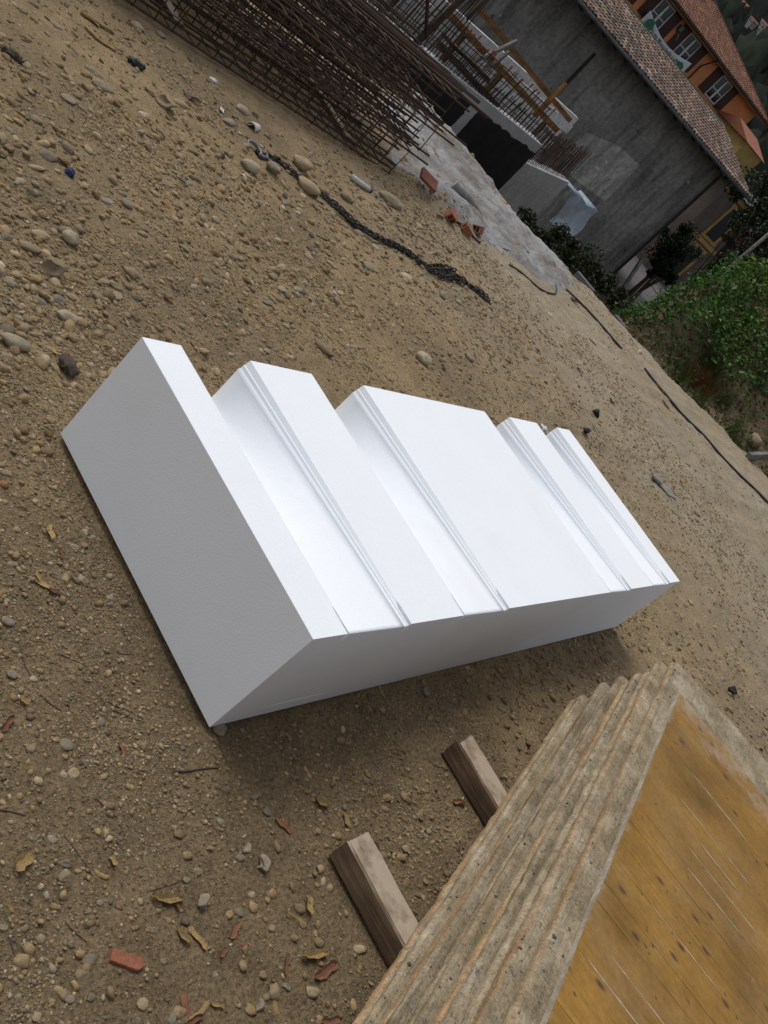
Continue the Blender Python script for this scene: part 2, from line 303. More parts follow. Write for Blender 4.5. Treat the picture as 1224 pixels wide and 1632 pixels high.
def wood_mat(name, c1, c2, c3, stretch=(3, 30, 30), cem=None):
    m, n, l, p = new_mat(name)
    vec = coords(n, l, stretch); a = noise(n, l, vec, 1.2, 6, 0.62, 0.3)
    r = ramp(n, [(0.28, c1), (0.5, c2), (0.74, c3)]); l.new(a.outputs[0], r.inputs[0]); col = r.outputs[0]
    o = coords(n, l); b_ = noise(n, l, o, 6, 5, 0.65); rb = ramp(n, [(0.3, 0.6), (0.7, 1.2)]); l.new(b_.outputs[0], rb.inputs[0])
    col = mixc(n, l, 1.0, col, rb.outputs[0], 'MULTIPLY')
    if cem is not None:
        g = n.new('ShaderNodeNewGeometry'); sx = n.new('ShaderNodeSeparateXYZ'); l.new(g.outputs['True Normal'], sx.inputs[0])
        e = noise(n, l, o, 9, 4, 0.6); ad = n.new('ShaderNodeMath'); ad.operation = 'MULTIPLY'; l.new(sx.outputs[2], ad.inputs[0]); l.new(e.outputs[0], ad.inputs[1])
        re = ramp(n, [(0.30, 0.0), (0.50, 0.95)]); l.new(ad.outputs[0], re.inputs[0]); col = mixc(n, l, re.outputs[0], col, cem)
    l.new(col, p.inputs['Base Color']); p.inputs['Roughness'].default_value = 0.88; p.inputs['Specular IOR Level'].default_value = 0.2
    b1 = bump(n, l, p, a.outputs[0], 0.9, 0.012); bump(n, l, p, b_.outputs[0], 0.5, 0.01, b1)
    return m
MAT['timber'] = wood_mat('weathered_timber', (0.085, 0.056, 0.036), (0.19, 0.125, 0.08), (0.31, 0.22, 0.145), (30, 2.5, 30), (0.44, 0.36, 0.27))
MAT['chip'] = rough_mat('bark_chip', (0.22, 0.14, 0.05), (0.46, 0.32, 0.13), 10, 0.8, 0.4, rand=0.3)
MAT['chip_red'] = rough_mat('red_bark_chip', (0.13, 0.05, 0.025), (0.27, 0.12, 0.06), 10, 0.8, 0.4, rand=0.3)
MAT['twig'] = rough_mat('twig', (0.05, 0.035, 0.025), (0.12, 0.085, 0.06), 10, 0.9, 0.3, rand=0.2)
MAT['rust'] = rough_mat('rusty_steel', (0.022, 0.014, 0.010), (0.085, 0.042, 0.022), 5, 0.8, 0.3, rand=0.2)
MAT['steel_dark'] = rough_mat('dark_oiled_steel', (0.018, 0.017, 0.018), (0.07, 0.06, 0.052), 30, 0.5, 0.3, metallic=0.5)
MAT['hook'] = rough_mat('painted_hook_steel', (0.10, 0.10, 0.11), (0.22, 0.22, 0.23), 20, 0.5, 0.2, metallic=0.3)
MAT['terracotta'] = rough_mat('terracotta', (0.22, 0.075, 0.04), (0.36, 0.135, 0.075), 9, 0.85, 0.3)
MAT['terracotta_dark'] = rough_mat('dusty_terracotta', (0.15, 0.055, 0.035), (0.24, 0.095, 0.06), 9, 0.85, 0.3)
MAT['rubber'] = rough_mat('black_rubber', (0.018, 0.018, 0.018), (0.045, 0.043, 0.04), 12, 0.7, 0.2)
MAT['cement'] = rough_mat('spilled_cement', (0.13, 0.105, 0.075), (0.26, 0.25, 0.24), 1.1, 0.95, 1.0, 9, 0.06, c3=(0.40, 0.405, 0.42), world=True)
MAT['white_plastic'] = rough_mat('dirty_white_plastic', (0.45, 0.42, 0.38), (0.70, 0.68, 0.64), 8, 0.5, 0.2)
MAT['blue_plastic'] = rough_mat('blue_plastic', (0.010, 0.02, 0.075), (0.022, 0.042, 0.13), 20, 0.5, 0.2)
MAT['violet'] = rough_mat('violet_plastic', (0.05, 0.03, 0.2), (0.12, 0.07, 0.35), 20, 0.5, 0.2)
MAT['glove'] = rough_mat('grey_fabric', (0.19, 0.19, 0.175), (0.30, 0.295, 0.27), 30, 0.95, 0.5)
MAT['black_clod'] = rough_mat('black_rubber_lump', (0.010, 0.010, 0.011), (0.035, 0.034, 0.034), 30, 0.6, 0.6)
MAT['paper'] = rough_mat('crumpled_paper', (0.55, 0.53, 0.5), (0.75, 0.74, 0.72), 8, 0.8, 0.3)
MAT['red_cap'] = rough_mat('red_plastic_cap', (0.30, 0.035, 0.022), (0.42, 0.06, 0.035), 20, 0.6, 0)

# ------------------------------------------------------------------ mesh helpers
def link(o, parent=None, **props):
    COL.objects.link(o)
    if parent is not None: o.parent = parent
    for k, v in props.items(): o[k] = v
    return o
def mesh_np(name, V, F, mat=None, smooth=False, col=None):
    """V (n,3); F (m,k) constant size faces"""
    V = np.asarray(V, np.float32); F = np.asarray(F, np.int32); k = F.shape[1]
    me = bpy.data.meshes.new(name)
    me.vertices.add(len(V)); me.vertices.foreach_set('co', V.ravel())
    me.loops.add(F.size); me.loops.foreach_set('vertex_index', F.ravel())
    me.polygons.add(len(F)); me.polygons.foreach_set('loop_start', np.arange(0, F.size, k, dtype=np.int32))
    me.polygons.foreach_set('loop_total', np.full(len(F), k, np.int32))
    if smooth: me.polygons.foreach_set('use_smooth', np.ones(len(F), bool))
    me.update(calc_edges=True)
    if col is not None:
        c = np.ones((len(V), 4), np.float32); c[:, :3] = col
        at = me.attributes.new('Col', 'FLOAT_COLOR', 'POINT'); at.data.foreach_set('color', c.ravel())
    if mat is not None: me.materials.append(mat)
    return me
class MB:
    def __init__(s): s.v = []; s.f = []
    def add(s, V, F):
        b = len(s.v); s.v.extend([tuple(map(float, q)) for q in V]); s.f.extend([tuple(int(i) + b for i in q) for q in F])
    def box(s, c, d, rz=0.0, rot=None):
        x, y, z = d[0] / 2, d[1] / 2, d[2] / 2
        P = np.array([[sx * x, sy * y, sz * z] for sx in (-1, 1) for sy in (-1, 1) for sz in (-1, 1)], float)
        Q = np.array(Matrix.Rotation(rz, 3, 'Z')) if rot is None else np.array(rot)
        P = P @ Q.T + np.array(c, float)
        s.add(P, [(0, 1, 3, 2), (4, 6, 7, 5), (0, 4, 5, 1), (2, 3, 7, 6), (0, 2, 6, 4), (1, 5, 7, 3)])
    def tube(s, pts, r, n=6, cap=True):
        pts = np.array(pts, float); m = len(pts); rr = r if hasattr(r, '__len__') else [r] * m
        T = np.gradient(pts, axis=0) if m > 2 else np.array([pts[1] - pts[0]] * 2)
        T /= np.linalg.norm(T, axis=1)[:, None] + 1e-12
        up = np.array([0, 0, 1.0]) if abs(T[0][2]) < 0.9 else np.array([1.0, 0, 0])
        V = []
        for i in range(m):
            a = np.cross(T[i], up); a /= np.linalg.norm(a) + 1e-12; b = np.cross(T[i], a)
            for k in range(n):
                t = 2 * math.pi * k / n; V.append(pts[i] + rr[i] * (a * math.cos(t) + b * math.sin(t)))
        F = [(i * n + k, i * n + (k + 1) % n, (i + 1) * n + (k + 1) % n, (i + 1) * n + k) for i in range(m - 1) for k in range(n)]
        if cap: F += [tuple(range(n))[::-1], tuple((m - 1) * n + k for k in range(n))]
        s.add(V, F)
    def prism(s, poly, ax, a, b):
        """poly in the two other axes, extruded along axis ax from a to b"""
        n = len(poly); V = []
        for q in (a, b):
            for u, v in poly:
                V.append((q, u, v) if ax == 0 else (u, q, v) if ax == 1 else (u, v, q))
        F = [(i, (i + 1) % n, n + (i + 1) % n, n + i) for i in range(n)] + [tuple(range(n))[::-1], tuple(range(n, 2 * n))]
        s.add(V, F)
    def mesh(s, name, mat, smooth=False, org=(0, 0, 0)):
        me = bpy.data.meshes.new(name)
        V = [(a - org[0], b - org[1], c - org[2]) for a, b, c in s.v]
        me.from_pydata(V, [], s.f); 
        import bmesh
        bm = bmesh.new(); bm.from_mesh(me); bmesh.ops.recalc_face_normals(bm, faces=bm.faces); bm.to_mesh(me); bm.free()
        if mat is not None: me.materials.append(mat)
        if smooth:
            for q in me.polygons: q.use_smooth = True
        me.update(); return me
    def build(s, name, mat, parent=None, smooth=False, org=(0, 0, 0), **props):
        o = bpy.data.objects.new(name, s.mesh(name, mat, smooth, org))
        if parent is None: o.location = org
        return link(o, parent, **props)
def empty(name, loc=(0, 0, 0), rz=0.0, **props):
    o = bpy.data.objects.new(name, None); o.empty_display_size = 0.1; o.location = loc; o.rotation_euler = (0, 0, rz)
    return link(o, None, **props)
def obj(name, me, loc=(0, 0, 0), rot=(0, 0, 0), scale=(1, 1, 1), parent=None, **props):
    o = bpy.data.objects.new(name, me); o.location = loc; o.rotation_euler = rot; o.scale = scale
    return link(o, parent, **props)

# ------------------------------------------------------------------ ground
EDGE = np.array([(-60, 8.6), (2, 8.3), (6.5, 7.9), (8.25, 7.41), (8.45, 6.5), (8.54, 5.6), (8.7, 4.8), (8.95, 4.42), (9.44, 4.15), (9.84, 3.73), (10.02, 3.04), (10.77, 2.49), (11.21, 1.45), (11.7, 0.2), (12.1, -2.0), (13, -6), (16, -60)], float)
def edge_dist(x, y):
    """signed distance to the edge of the terrace, positive inside (towards the camera)"""
    x = np.asarray(x, float); y = np.asarray(y, float); best = np.full(x.shape, 1e9); sg = np.ones(x.shape)
    for (ax, ay), (bx, by) in zip(EDGE[:-1], EDGE[1:]):
        dx, dy = bx - ax, by - ay; L = dx * dx + dy * dy
        t = np.clip(((x - ax) * dx + (y - ay) * dy) / L, 0, 1)
        d = np.hypot(x - ax - t * dx, y - ay - t * dy); s = np.where(dx * (y - ay) - dy * (x - ax) > 0, -1.0, 1.0)
        m = d < best; best = np.where(m, d, best); sg = np.where(m, s, sg)
    return best * sg
STREET = -4.3
def gz(x, y):
    x = np.asarray(x, float); y = np.asarray(y, float)
    h = -0.034 * np.exp(-((x + .015) / .05) ** 2) * sstep(-.03, .06, y) * sstep(1.03, .94, y) + 0.030 * fbm(x, y, 0.9, 3, 3) + 0.020 * fbm(x, y, 3.3, 5, 3) + 0.012 * fbm(x, y, 11, 9, 3) + 0.006 * np.abs(fbm(x, y, 27, 13, 2)) - 0.008
    # the block and the bearers press a flat bed
    bx = np.maximum(np.maximum(-x, x - 3.115), 0); by = np.maximum(np.maximum(-y, y - 1.0), 0)
    k = sstep(0.30, 0.0, np.hypot(bx, by)); h = h * (1 - 0.60 * k) - 0.008 * k; h = np.where(k > 0.2, np.minimum(h, 0.0), h)
    for (cx, y0, y1) in ((0.235, -1.6, -0.42), (0.985, -1.5, -0.275)):
        bx = np.abs(x - cx) - 0.05; by = np.maximum(np.maximum(y0 - y, y - y1), 0)
        k = sstep(0.16, 0.0, np.hypot(np.maximum(bx, 0), by)); h = h * (1 - 0.85 * k) - 0.004 * k; h = np.where(k > 0.4, np.minimum(h, 0.0), h)
    # heap of rubble and loose soil along the edge
    h = h + 0.10 * np.exp(-((x - 5.6) / 0.9) ** 2 - ((y - 4.25) / 0.22) ** 2) + 0.05 * np.exp(-((x - 0.3) / 0.9) ** 2 - ((y - 3.2) / 0.8) ** 2)
    # old wheel tracks past the block
    for off in (1.55, 3.05):
        q = y - off + .16 * (x - 4.0) - .10 * np.sin(x * .7); on = sstep(3.3, 4.3, x)
        h = h + on * (-.016 * np.exp(-(q / .11) ** 2) + .009 * np.exp(-((np.abs(q) - .19) / .05) ** 2)) + on * .004 * np.exp(-(q / .10) ** 2) * np.sin(x * 46 + 9 * np.abs(q) / .1)
    d = edge_dist(x, y) + 0.25 * fbm(x, y, 1.1, 21, 3)
    far = np.hypot(x, y)
    drop = np.where(d < 0, -np.minimum(-d * 1.1, -STREET), 0)
    drop = np.where(drop < -1.4, -1.4 + (drop + 1.4) * 1.0, drop)
    rough = np.where(d < 0, 0.25 * fbm(x, y, 0.8, 31, 3) * sstep(0, 2, -d) * sstep(40, 15, far), 0)
    return h * np.where(far > 30, 0.3, 1) + drop + rough
def axis(segs):
    out = []
    for a, b, s in segs: out.append(np.arange(a, b, s))
    return np.concatenate(out)
gx = axis([(-420, -60, 40), (-60, -12, 6), (-12, -3, 0.6), (-3, -1.1, 0.12), (-1.1, 4.6, 0.02), (4.6, 7, 0.03), (7, 12.5, 0.05), (12.5, 20, 0.25), (20, 60, 2.5), (60, 160, 12), (160, 481, 40)])
gy = axis([(-420, -60, 40), (-60, -12, 6), (-12, -3, 0.6), (-3, -1.4, 0.12), (-1.4, 3.6, 0.02), (3.6, 5.2, 0.03), (5.2, 9, 0.06), (9, 14, 0.25), (14, 60, 2.5), (60, 160, 12), (160, 481, 40)])
X, Y = np.meshgrid(gx, gy, indexing='ij'); Z = gz(X, Y)
ni, nj = X.shape; idx = np.arange(ni * nj).reshape(ni, nj)
F = np.stack([idx[:-1, :-1], idx[1:, :-1], idx[1:, 1:], idx[:-1, 1:]], -1).reshape(-1, 4)
obj('ground', mesh_np('ground', np.stack([X, Y, Z], -1).reshape(-1, 3), F, MAT['ground'], True), kind='structure')
def g1(x, y): return float(gz(np.array([x]), np.array([y]))[0])

# ------------------------------------------------------------------ gravel (uncountable), as one mesh per size range
def ico(sub):
    t = (1 + 5 ** 0.5) / 2
    V = [(-1, t, 0), (1, t, 0), (-1, -t, 0), (1, -t, 0), (0, -1, t), (0, 1, t), (0, -1, -t), (0, 1, -t), (t, 0, -1), (t, 0, 1), (-t, 0, -1), (-t, 0, 1)]
    F = [(0, 11, 5), (0, 5, 1), (0, 1, 7), (0, 7, 10), (0, 10, 11), (1, 5, 9), (5, 11, 4), (11, 10, 2), (10, 7, 6), (7, 1, 8), (3, 9, 4), (3, 4, 2), (3, 2, 6), (3, 6, 8), (3, 8, 9), (4, 9, 5), (2, 4, 11), (6, 2, 10), (8, 6, 7), (9, 8, 1)]
    V = [np.array(v, float) / np.linalg.norm(v) for v in V]
    for _ in range(sub):
        c = {}; G = []
        def mid(a, b):
            k = (min(a, b), max(a, b))
            if k not in c:
                q = V[a] + V[b]; V.append(q / np.linalg.norm(q)); c[k] = len(V) - 1
            return c[k]
        for a, b, d in F:
            x, y, z = mid(a, b), mid(b, d), mid(d, a); G += [(a, x, z), (b, y, x), (d, z, y), (x, y, z)]
        F = G
    return np.array(V), np.array(F)
ICO0 = ico(0); ICO1 = ico(1); ICO2 = ico(2)
PAL = np.array([.92, .88, .82]) * np.array([(0.30, 0.22, 0.125), (0.25, 0.19, 0.115), (0.27, 0.232, 0.17), (0.36, 0.29, 0.19), (0.19, 0.162, 0.12), (0.32, 0.26, 0.17), (0.44, 0.39, 0.31), (0.14, 0.125, 0.10), (0.30, 0.15, 0.08)])
PW = np.array([.38, .25, .07, .10, .04, .11, .025, .02, .005]); PW /= PW.sum()
def scatter(name, base, n, sampler, smin, smax, label, power=2.2, flat=0.6, smooth=False, pw=None):
    V0, F0 = base; x, y = sampler(n); n = len(x)
    s = smin + (smax - smin) * rng.random(n) ** power
    j = rng.normal(0, 0.16, (n, len(V0), 3)) * (1.15 if len(V0) < 20 else 0.85)
    P = V0[None] * (1 + j[..., :1]) + j * 0.4
    P = P * np.stack([np.ones(n), rng.uniform(.55, .95, n), rng.uniform(flat * .55, flat * 1.2, n)], -1)[:, None]
    a = rng.random(n) * 2 * np.pi; t = rng.normal(0, .35, n); ca, sa, ct, st = np.cos(a), np.sin(a), np.cos(t), np.sin(t)
    x1 = P[..., 0] * ct[:, None] + P[..., 2] * st[:, None]; z1 = -P[..., 0] * st[:, None] + P[..., 2] * ct[:, None]; y1 = P[..., 1]
    Q = np.stack([x1 * ca[:, None] - y1 * sa[:, None], x1 * sa[:, None] + y1 * ca[:, None], z1], -1) * s[:, None, None] * .5
    zz = gz(x, y) + s * .04
    Q = Q + np.stack([x, y, zz], -1)[:, None]
    Fa = (F0[None] + (np.arange(n) * len(V0))[:, None, None]).reshape(-1, 3)
    ci = rng.choice(len(PAL), n, p=PW if pw is None else np.array(pw) / sum(pw)); c = PAL[ci] * rng.uniform(.72, 1.25, (n, 1)); c = np.repeat(c, len(V0), 0)
    return obj(name, mesh_np(name, Q.reshape(-1, 3), Fa, MAT['gravel'], smooth, c), kind='stuff', label=label, category='gravel')
def clear(x, y):
    blk = (x > -0.015) & (x < 3.13) & (y > -0.015) & (y < 1.015)
    t1 = (np.abs(x - .235) < .065) & (y < -.41); t2 = (np.abs(x - .985) < .065) & (y < -.265)
    return ~(blk | t1 | t2)
def sampler(x0, x1, y0, y1, dens_f=1.2, thr=None, seed=0, edge=0.1):
    def f(n):
        x = rng.uniform(x0, x1, n * 4); y = rng.uniform(y0, y1, n * 4)
        d = fbm(x, y, dens_f, 40 + seed, 3) + 0.25 * fbm(x, y, dens_f * 4, 44 + seed, 2)
        k = (rng.random(n * 4) < np.clip(0.42 + 2.6 * d, 0.03, 1)) & clear(x, y) & (edge_dist(x, y) > edge)
        k = np.nonzero(k)[0][:n]; return x[k], y[k]
    return f
scatter('grit', ICO0, 30000, sampler(-1.0, 1.3, -1.05, 1.6, 2.2, seed=8), .003, .011, 'fine grit lying on the ground in front of the white block', 2.0, .8, False, (.15, .20, .22, .08, .18, .06, .06, .09, .015))
scatter('fine_gravel', ICO0, 32000, sampler(-1.05, 2.6, -1.1, 3.2, 1.6), .004, .019, 'fine gravel strewn over the sandy ground around the white block', 2.6)
scatter('coarse_gravel', ICO0, 22000, sampler(-1.05, 9.5, -1.2, 4.6, 0.9, seed=3), .008, .034, 'coarse gravel mixed into the sandy soil of the site', 2.4)
scatter('pebbles', ICO1, 1500, sampler(-1.1, 6.8, -1.1, 4.7, 0.7, seed=6), .014, .046, 'scattered pebbles and small stones on sandy soil', 2.4, .55, False, (.18, .18, .22, .08, .16, .07, .05, .06, .01))
def heap_sampler(n):
    cs = [(0.25, 3.2, .55, .5), (-.1, 2.0, .5, .5), (1.3, 2.9, .6, .4), (2.4, 3.1, .6, .25), (0.1, 1.55, .35, .3), (3.6, 2.9, .8, .3), (1.9, 2.3, .5, .3), (4.4, 3.6, .6, .2)]
    k = rng.integers(0, len(cs), n * 2); c = np.array(cs)[k]; x = c[:, 0] + rng.normal(0, 1, n * 2) * c[:, 2]; y = c[:, 1] + rng.normal(0, 1, n * 2) * c[:, 3]
    q = np.nonzero(clear(x, y) & (edge_dist(x, y) > .2))[0][:n]; return x[q], y[q]
scatter('soil_clods', ICO1, 5200, sampler(-1.05, 5.5, -1.1, 4.4, 1.3, seed=11), .010, .040, 'crumbly clods of the sandy soil', 2.2, .5, False, (.5, .45, 0, .02, 0, .03, 0, 0, 0))
scatter('rubble', ICO1, 2600, heap_sampler, .012, .060, 'loose stony rubble spread behind the white block', 2.0, .55)
# ------------------------------------------------------------------ END GROUND

# ------------------------------------------------------------------ white polystyrene block
H = 0.422; LB = 3.113
blk = empty('polystyrene_block', (0, 0, 0), label='big white polystyrene block with deep grooves across its top, lying on sandy ground', category='block')
GR = [(0.152, 0.461), (0.785, 1.104), (2.100, 2.360), (2.679, 2.940)]
DEP = 0.25
# hot-wire cut: each groove is a ruled surface, deep at the back end and running out to nothing at the front face,
# where the wire left a short nick at either side
def groove_path(x1, x2, y):
    """points from the right rim (x2) down, across and up to the left rim (x1) at distance y from the front face"""
    v = 0.048 * max(0.0, 1 - y / 0.085); hw = 0.0045; xr = x2 - 0.018; k = 0.24 + 0.76 * y
    P = [(x2 + hw, H), (x2 + .0005, H - v - .0005)]
    P += [(x2 - 0.0055, H - 0.0215 * k), (x2 - 0.0095, H - 0.024 * k), (x2 - 0.011, H - 0.036 * k), (x2 - 0.0165, H - 0.043 * k), (x2 - 0.0185, H - 0.050 * k)]
    poly = np.array([(xr, H - .056), (xr, H - DEP), (x1, H - DEP), (x1, H - .0005)])
    for _ in range(3):
        q = [poly[0]]
        for a, b in zip(poly[:-1], poly[1:]): q += [a * .8 + b * .2, a * .2 + b * .8]
        q.append(poly[-1]); poly = np.array(q)
    d = np.r_[0, np.cumsum(np.linalg.norm(np.diff(poly, axis=0), axis=1))]; d /= d[-1]; f = np.linspace(0, 1, 26)
    back = np.stack([np.interp(f, d, poly[:, 0]), np.interp(f, d, poly[:, 1])], -1)
    fw = (DEP - .056) / (2 * DEP - .056 + xr - x1) * .93; g = np.minimum(1, f / fw)      # at the front the wall alone spreads over the whole width
    front = np.stack([xr + (x1 + hw - xr) * g - .0006 * (f - np.minimum(f, fw)), H - .011 * (1 - g) - .0012 + .0008 * (f > fw)], -1)
    P += [tuple(q) for q in front * (1 - y) + back * y][:-1]
    P += [(x1 + hw * (1 - y) + .0008 * y, H - .001), (x1 + .0004, H - v - .0005), (x1 - hw, H)]
    return P
def section(y):
    P = [(0, 0), (LB, 0), (LB, H)]
    for x1, x2 in reversed(GR): P += groove_path(x1, x2, y)
    return P + [(0, H)]
ysec = [0, .012, .03, .055, .085] + list(np.linspace(.13, 1.0, 20)); nP = len(section(0)); V = []
for y in ysec: V += [(a, y, c) for a, c in section(y)]
F = [(i * nP + k, i * nP + (k + 1) % nP, (i + 1) * nP + (k + 1) % nP, (i + 1) * nP + k) for i in range(len(ysec) - 1) for k in range(nP)]
F += [tuple(range(nP)), tuple((len(ysec) - 1) * nP + k for k in range(nP))]
b = MB(); b.add(V, F); body = b.build('body', MAT['eps'], blk)
npg = len(groove_path(*GR[0], 0.0))
for q in body.data.polygons:      # only the curved cut surfaces are smooth
    ks = sorted(v % nP for v in q.vertices)
    if len(q.vertices) == 4 and 3 <= ks[0] and ks[-1] < nP - 1:
        r0 = (ks[0] - 3) % npg; r1 = (ks[-1] - 3) % npg
        if r1 > r0 and r0 >= 7 and r1 <= npg - 3: q.use_smooth = True
q0 = py_(420, 1127, 0.0); q1 = py_(515, 1105, 0.0)
b = MB(); b.tube([(q0[0], 0.0, q0[2]), ((q0[0] + q1[0]) / 2, 0.0, q0[2]), (q1[0], 0.0, q1[2])], [.0004, .0014, .0005], 6); b.build('wire_mark', MAT['eps'], blk, label='thin white wire mark low on the shaded face')

# ------------------------------------------------------------------ bearers under the stack
def timber(cx, y0, y1, wd, ht, lab, seed):
    r = random.Random(seed); b = MB(); n = 16; V = []
    for i in range(n + 1):
        y = y1 + (y0 - y1) * i / n; c = 0.006
        j = [r.gauss(0, 0.0012) for _ in range(8)]
        pr = [(-wd / 2 + c, 0), (wd / 2 - c, 0), (wd / 2, c), (wd / 2, ht - c), (wd / 2 - c, ht), (-wd / 2 + c, ht), (-wd / 2, ht - c), (-wd / 2, c)]
        e = 0.012 * r.random() if i == 0 else 0
        V += [(cx + px_ + j[k], y - e * (k % 3), pz_ + (j[(k + 3) % 8] if pz_ > 0.01 and pz_ < ht - 0.001 else 0)) for k, (px_, pz_) in enumerate(pr)]
    F = [(i * 8 + k, i * 8 + (k + 1) % 8, (i + 1) * 8 + (k + 1) % 8, (i + 1) * 8 + k) for i in range(n) for k in range(8)] + [tuple(range(8)), tuple(n * 8 + k for k in range(8))]
    b.add(V, F); return b.build('timber_bearer', MAT['timber'], org=(cx, y1, 0), label=lab, category='timber')
timber(0.232, -1.75, -0.422, 0.100, 0.082, 'short squared timber with a cement-smeared pale top under the panel stack', 1)
timber(0.988, -1.60, -0.277, 0.104, 0.082, 'short dark brown squared timber under the panel stack, farther along it', 2)

# ------------------------------------------------------------------ stack of shuttering panels
ANG = math.radians(13.78); U = np.array([math.cos(ANG), math.sin(ANG)]); NP = np.array([-math.sin(ANG), math.cos(ANG)])
CORN = np.array([1.889, -0.384]); TP = 0.0290; TH = 0.0286
OFF = [0.0, .040, .022, .034, .058, .030, .044, .070, .046, .056, .082, .058, .070, .094, .070, .092]
EXT = [0.0, -.05, -.15, -.06, -.08, -.17, -.10, -.02, -.12, -.05, 0.02, -.06, 0.03, -.02, 0.05, 0.02]
SHR = [.16, .13, .03, .06, -.02, .04, 0.0, .05, -.03, .02, .04, 0, .03, -.02, .02, 0]
ORD = ['second', 'third', 'fourth', 'fifth', 'sixth', 'seventh', 'eighth', 'ninth', 'tenth', 'eleventh', 'twelfth', 'thirteenth', 'fourteenth', 'fifteenth', 'sixteenth', 'lowest']
ztop = 0.083 + 16 * TP
def panel_mesh(L, W, shr, seed):
    r = np.random.default_rng(seed); n = 160; V = []
    xs = np.linspace(0, L, n + 1)
    w1 = fbm(xs, xs * 0 + seed * 3.1, 1.3, seed, 2) * 0.0035; w2 = fbm(xs, xs * 0 + seed * 7.7, 30.0, seed + 50, 4) * 0.0028
    ridge = np.clip(fbm(xs, xs * 0 + seed * 1.7, 5.0, seed + 90, 3), 0, 1) * 0.004
    chv = np.clip(fbm(xs, xs * 0 + seed * 2.3, 6.0, seed + 20, 3) + .5, 0, 1); chw = np.clip(fbm(xs, xs * 0 + seed * 4.1, 7.0, seed + 30, 3) + .5, 0, 1)
    chip_ = np.clip(fbm(xs, xs * 0 + seed * 5.9, 11.0, seed + 40, 2) - .25, 0, .2) * .015
    for i, x in enumerate(xs):
        t = x / L; c = 0.004 + 0.003 * r.random()
        yo = w1[i] + w2[i]; k = sstep(0.985, 1.0, t) * 0.010
        a0 = .005 + .004 * float(chv[i]) + .002 * r.random(); a1 = .0015 + .003 * float(chw[i]) + .0015 * r.random(); yo -= float(chip_[i])
        pr = [(-W, 0.0), (-0.10, 0.0), (-.022 + yo, 0.0), (yo - .004 - k, a0), (yo + ridge[i] * .4 - k, a0 + .003), (yo + w2[i] * .3 - k, TH * .5), (yo - .001 - k, TH - a1 - .003), (yo - .004 - k, TH - a1), (yo - .010 - k, TH - .0005), (-0.14, TH), (-W, TH)]
        rag = r.normal(0, .003) if i == n else 0
        for y, z in pr:
            xx = x + shr * (-y) * t + (rag + 0.006 * float(vnoise(np.array([y * 25.0]), np.array([seed * 1.0]), 3)[0]) if i == n else 0)
            V.append((xx, y, z))
    m = 11
    F = [(i * m + k, i * m + (k + 1) % m, (i + 1) * m + (k + 1) % m, (i + 1) * m + k) for i in range(n) for k in range(m)] + [tuple(range(m)), tuple(n * m + k for k in range(m))]
    b = MB(); b.add(V, F); return b.mesh('shuttering_panel', MAT['panel'])
PW_ = 1.0
for k in range(16):
    L = 2.40 + 0.03 * ((k * 7) % 5) / 5
    org = CORN + U * EXT[k] + NP * OFF[k] - U * L; zb = ztop - (k + 1) * TP
    lab = 'old cement-crusted shuttering panel, ' + ORD[k] + ' from the top of the stack' if k < 15 else 'old cement-crusted shuttering panel, lowest of the stack, lying on the bearers'
    o = obj('shuttering_panel', panel_mesh(L, PW_ + 0.01 * (k % 3), SHR[k], 100 + k), (org[0], org[1], zb), (0, 0, ANG + rnd.gauss(0, .0015)), label=lab, category='panel', group='shuttering panels in the stack')
LY = 2.30
oy = CORN + U * (-0.293) + NP * (-0.056) - U * LY
top = empty('shuttering_panel', (oy[0], oy[1], ztop), ANG, label='yellow lacquered shuttering panel of joined boards on top of the stack', category='panel', group='shuttering panels in the stack')
b = MB(); b.prism([(0.0, 0.0), (LY - .004, 0.0), (LY - .004, 0.0282), (0.0, 0.0282)], 1, -0.998, -0.004)
b.build('core', MAT['core'], top)
x = 0.0; r = random.Random(5)
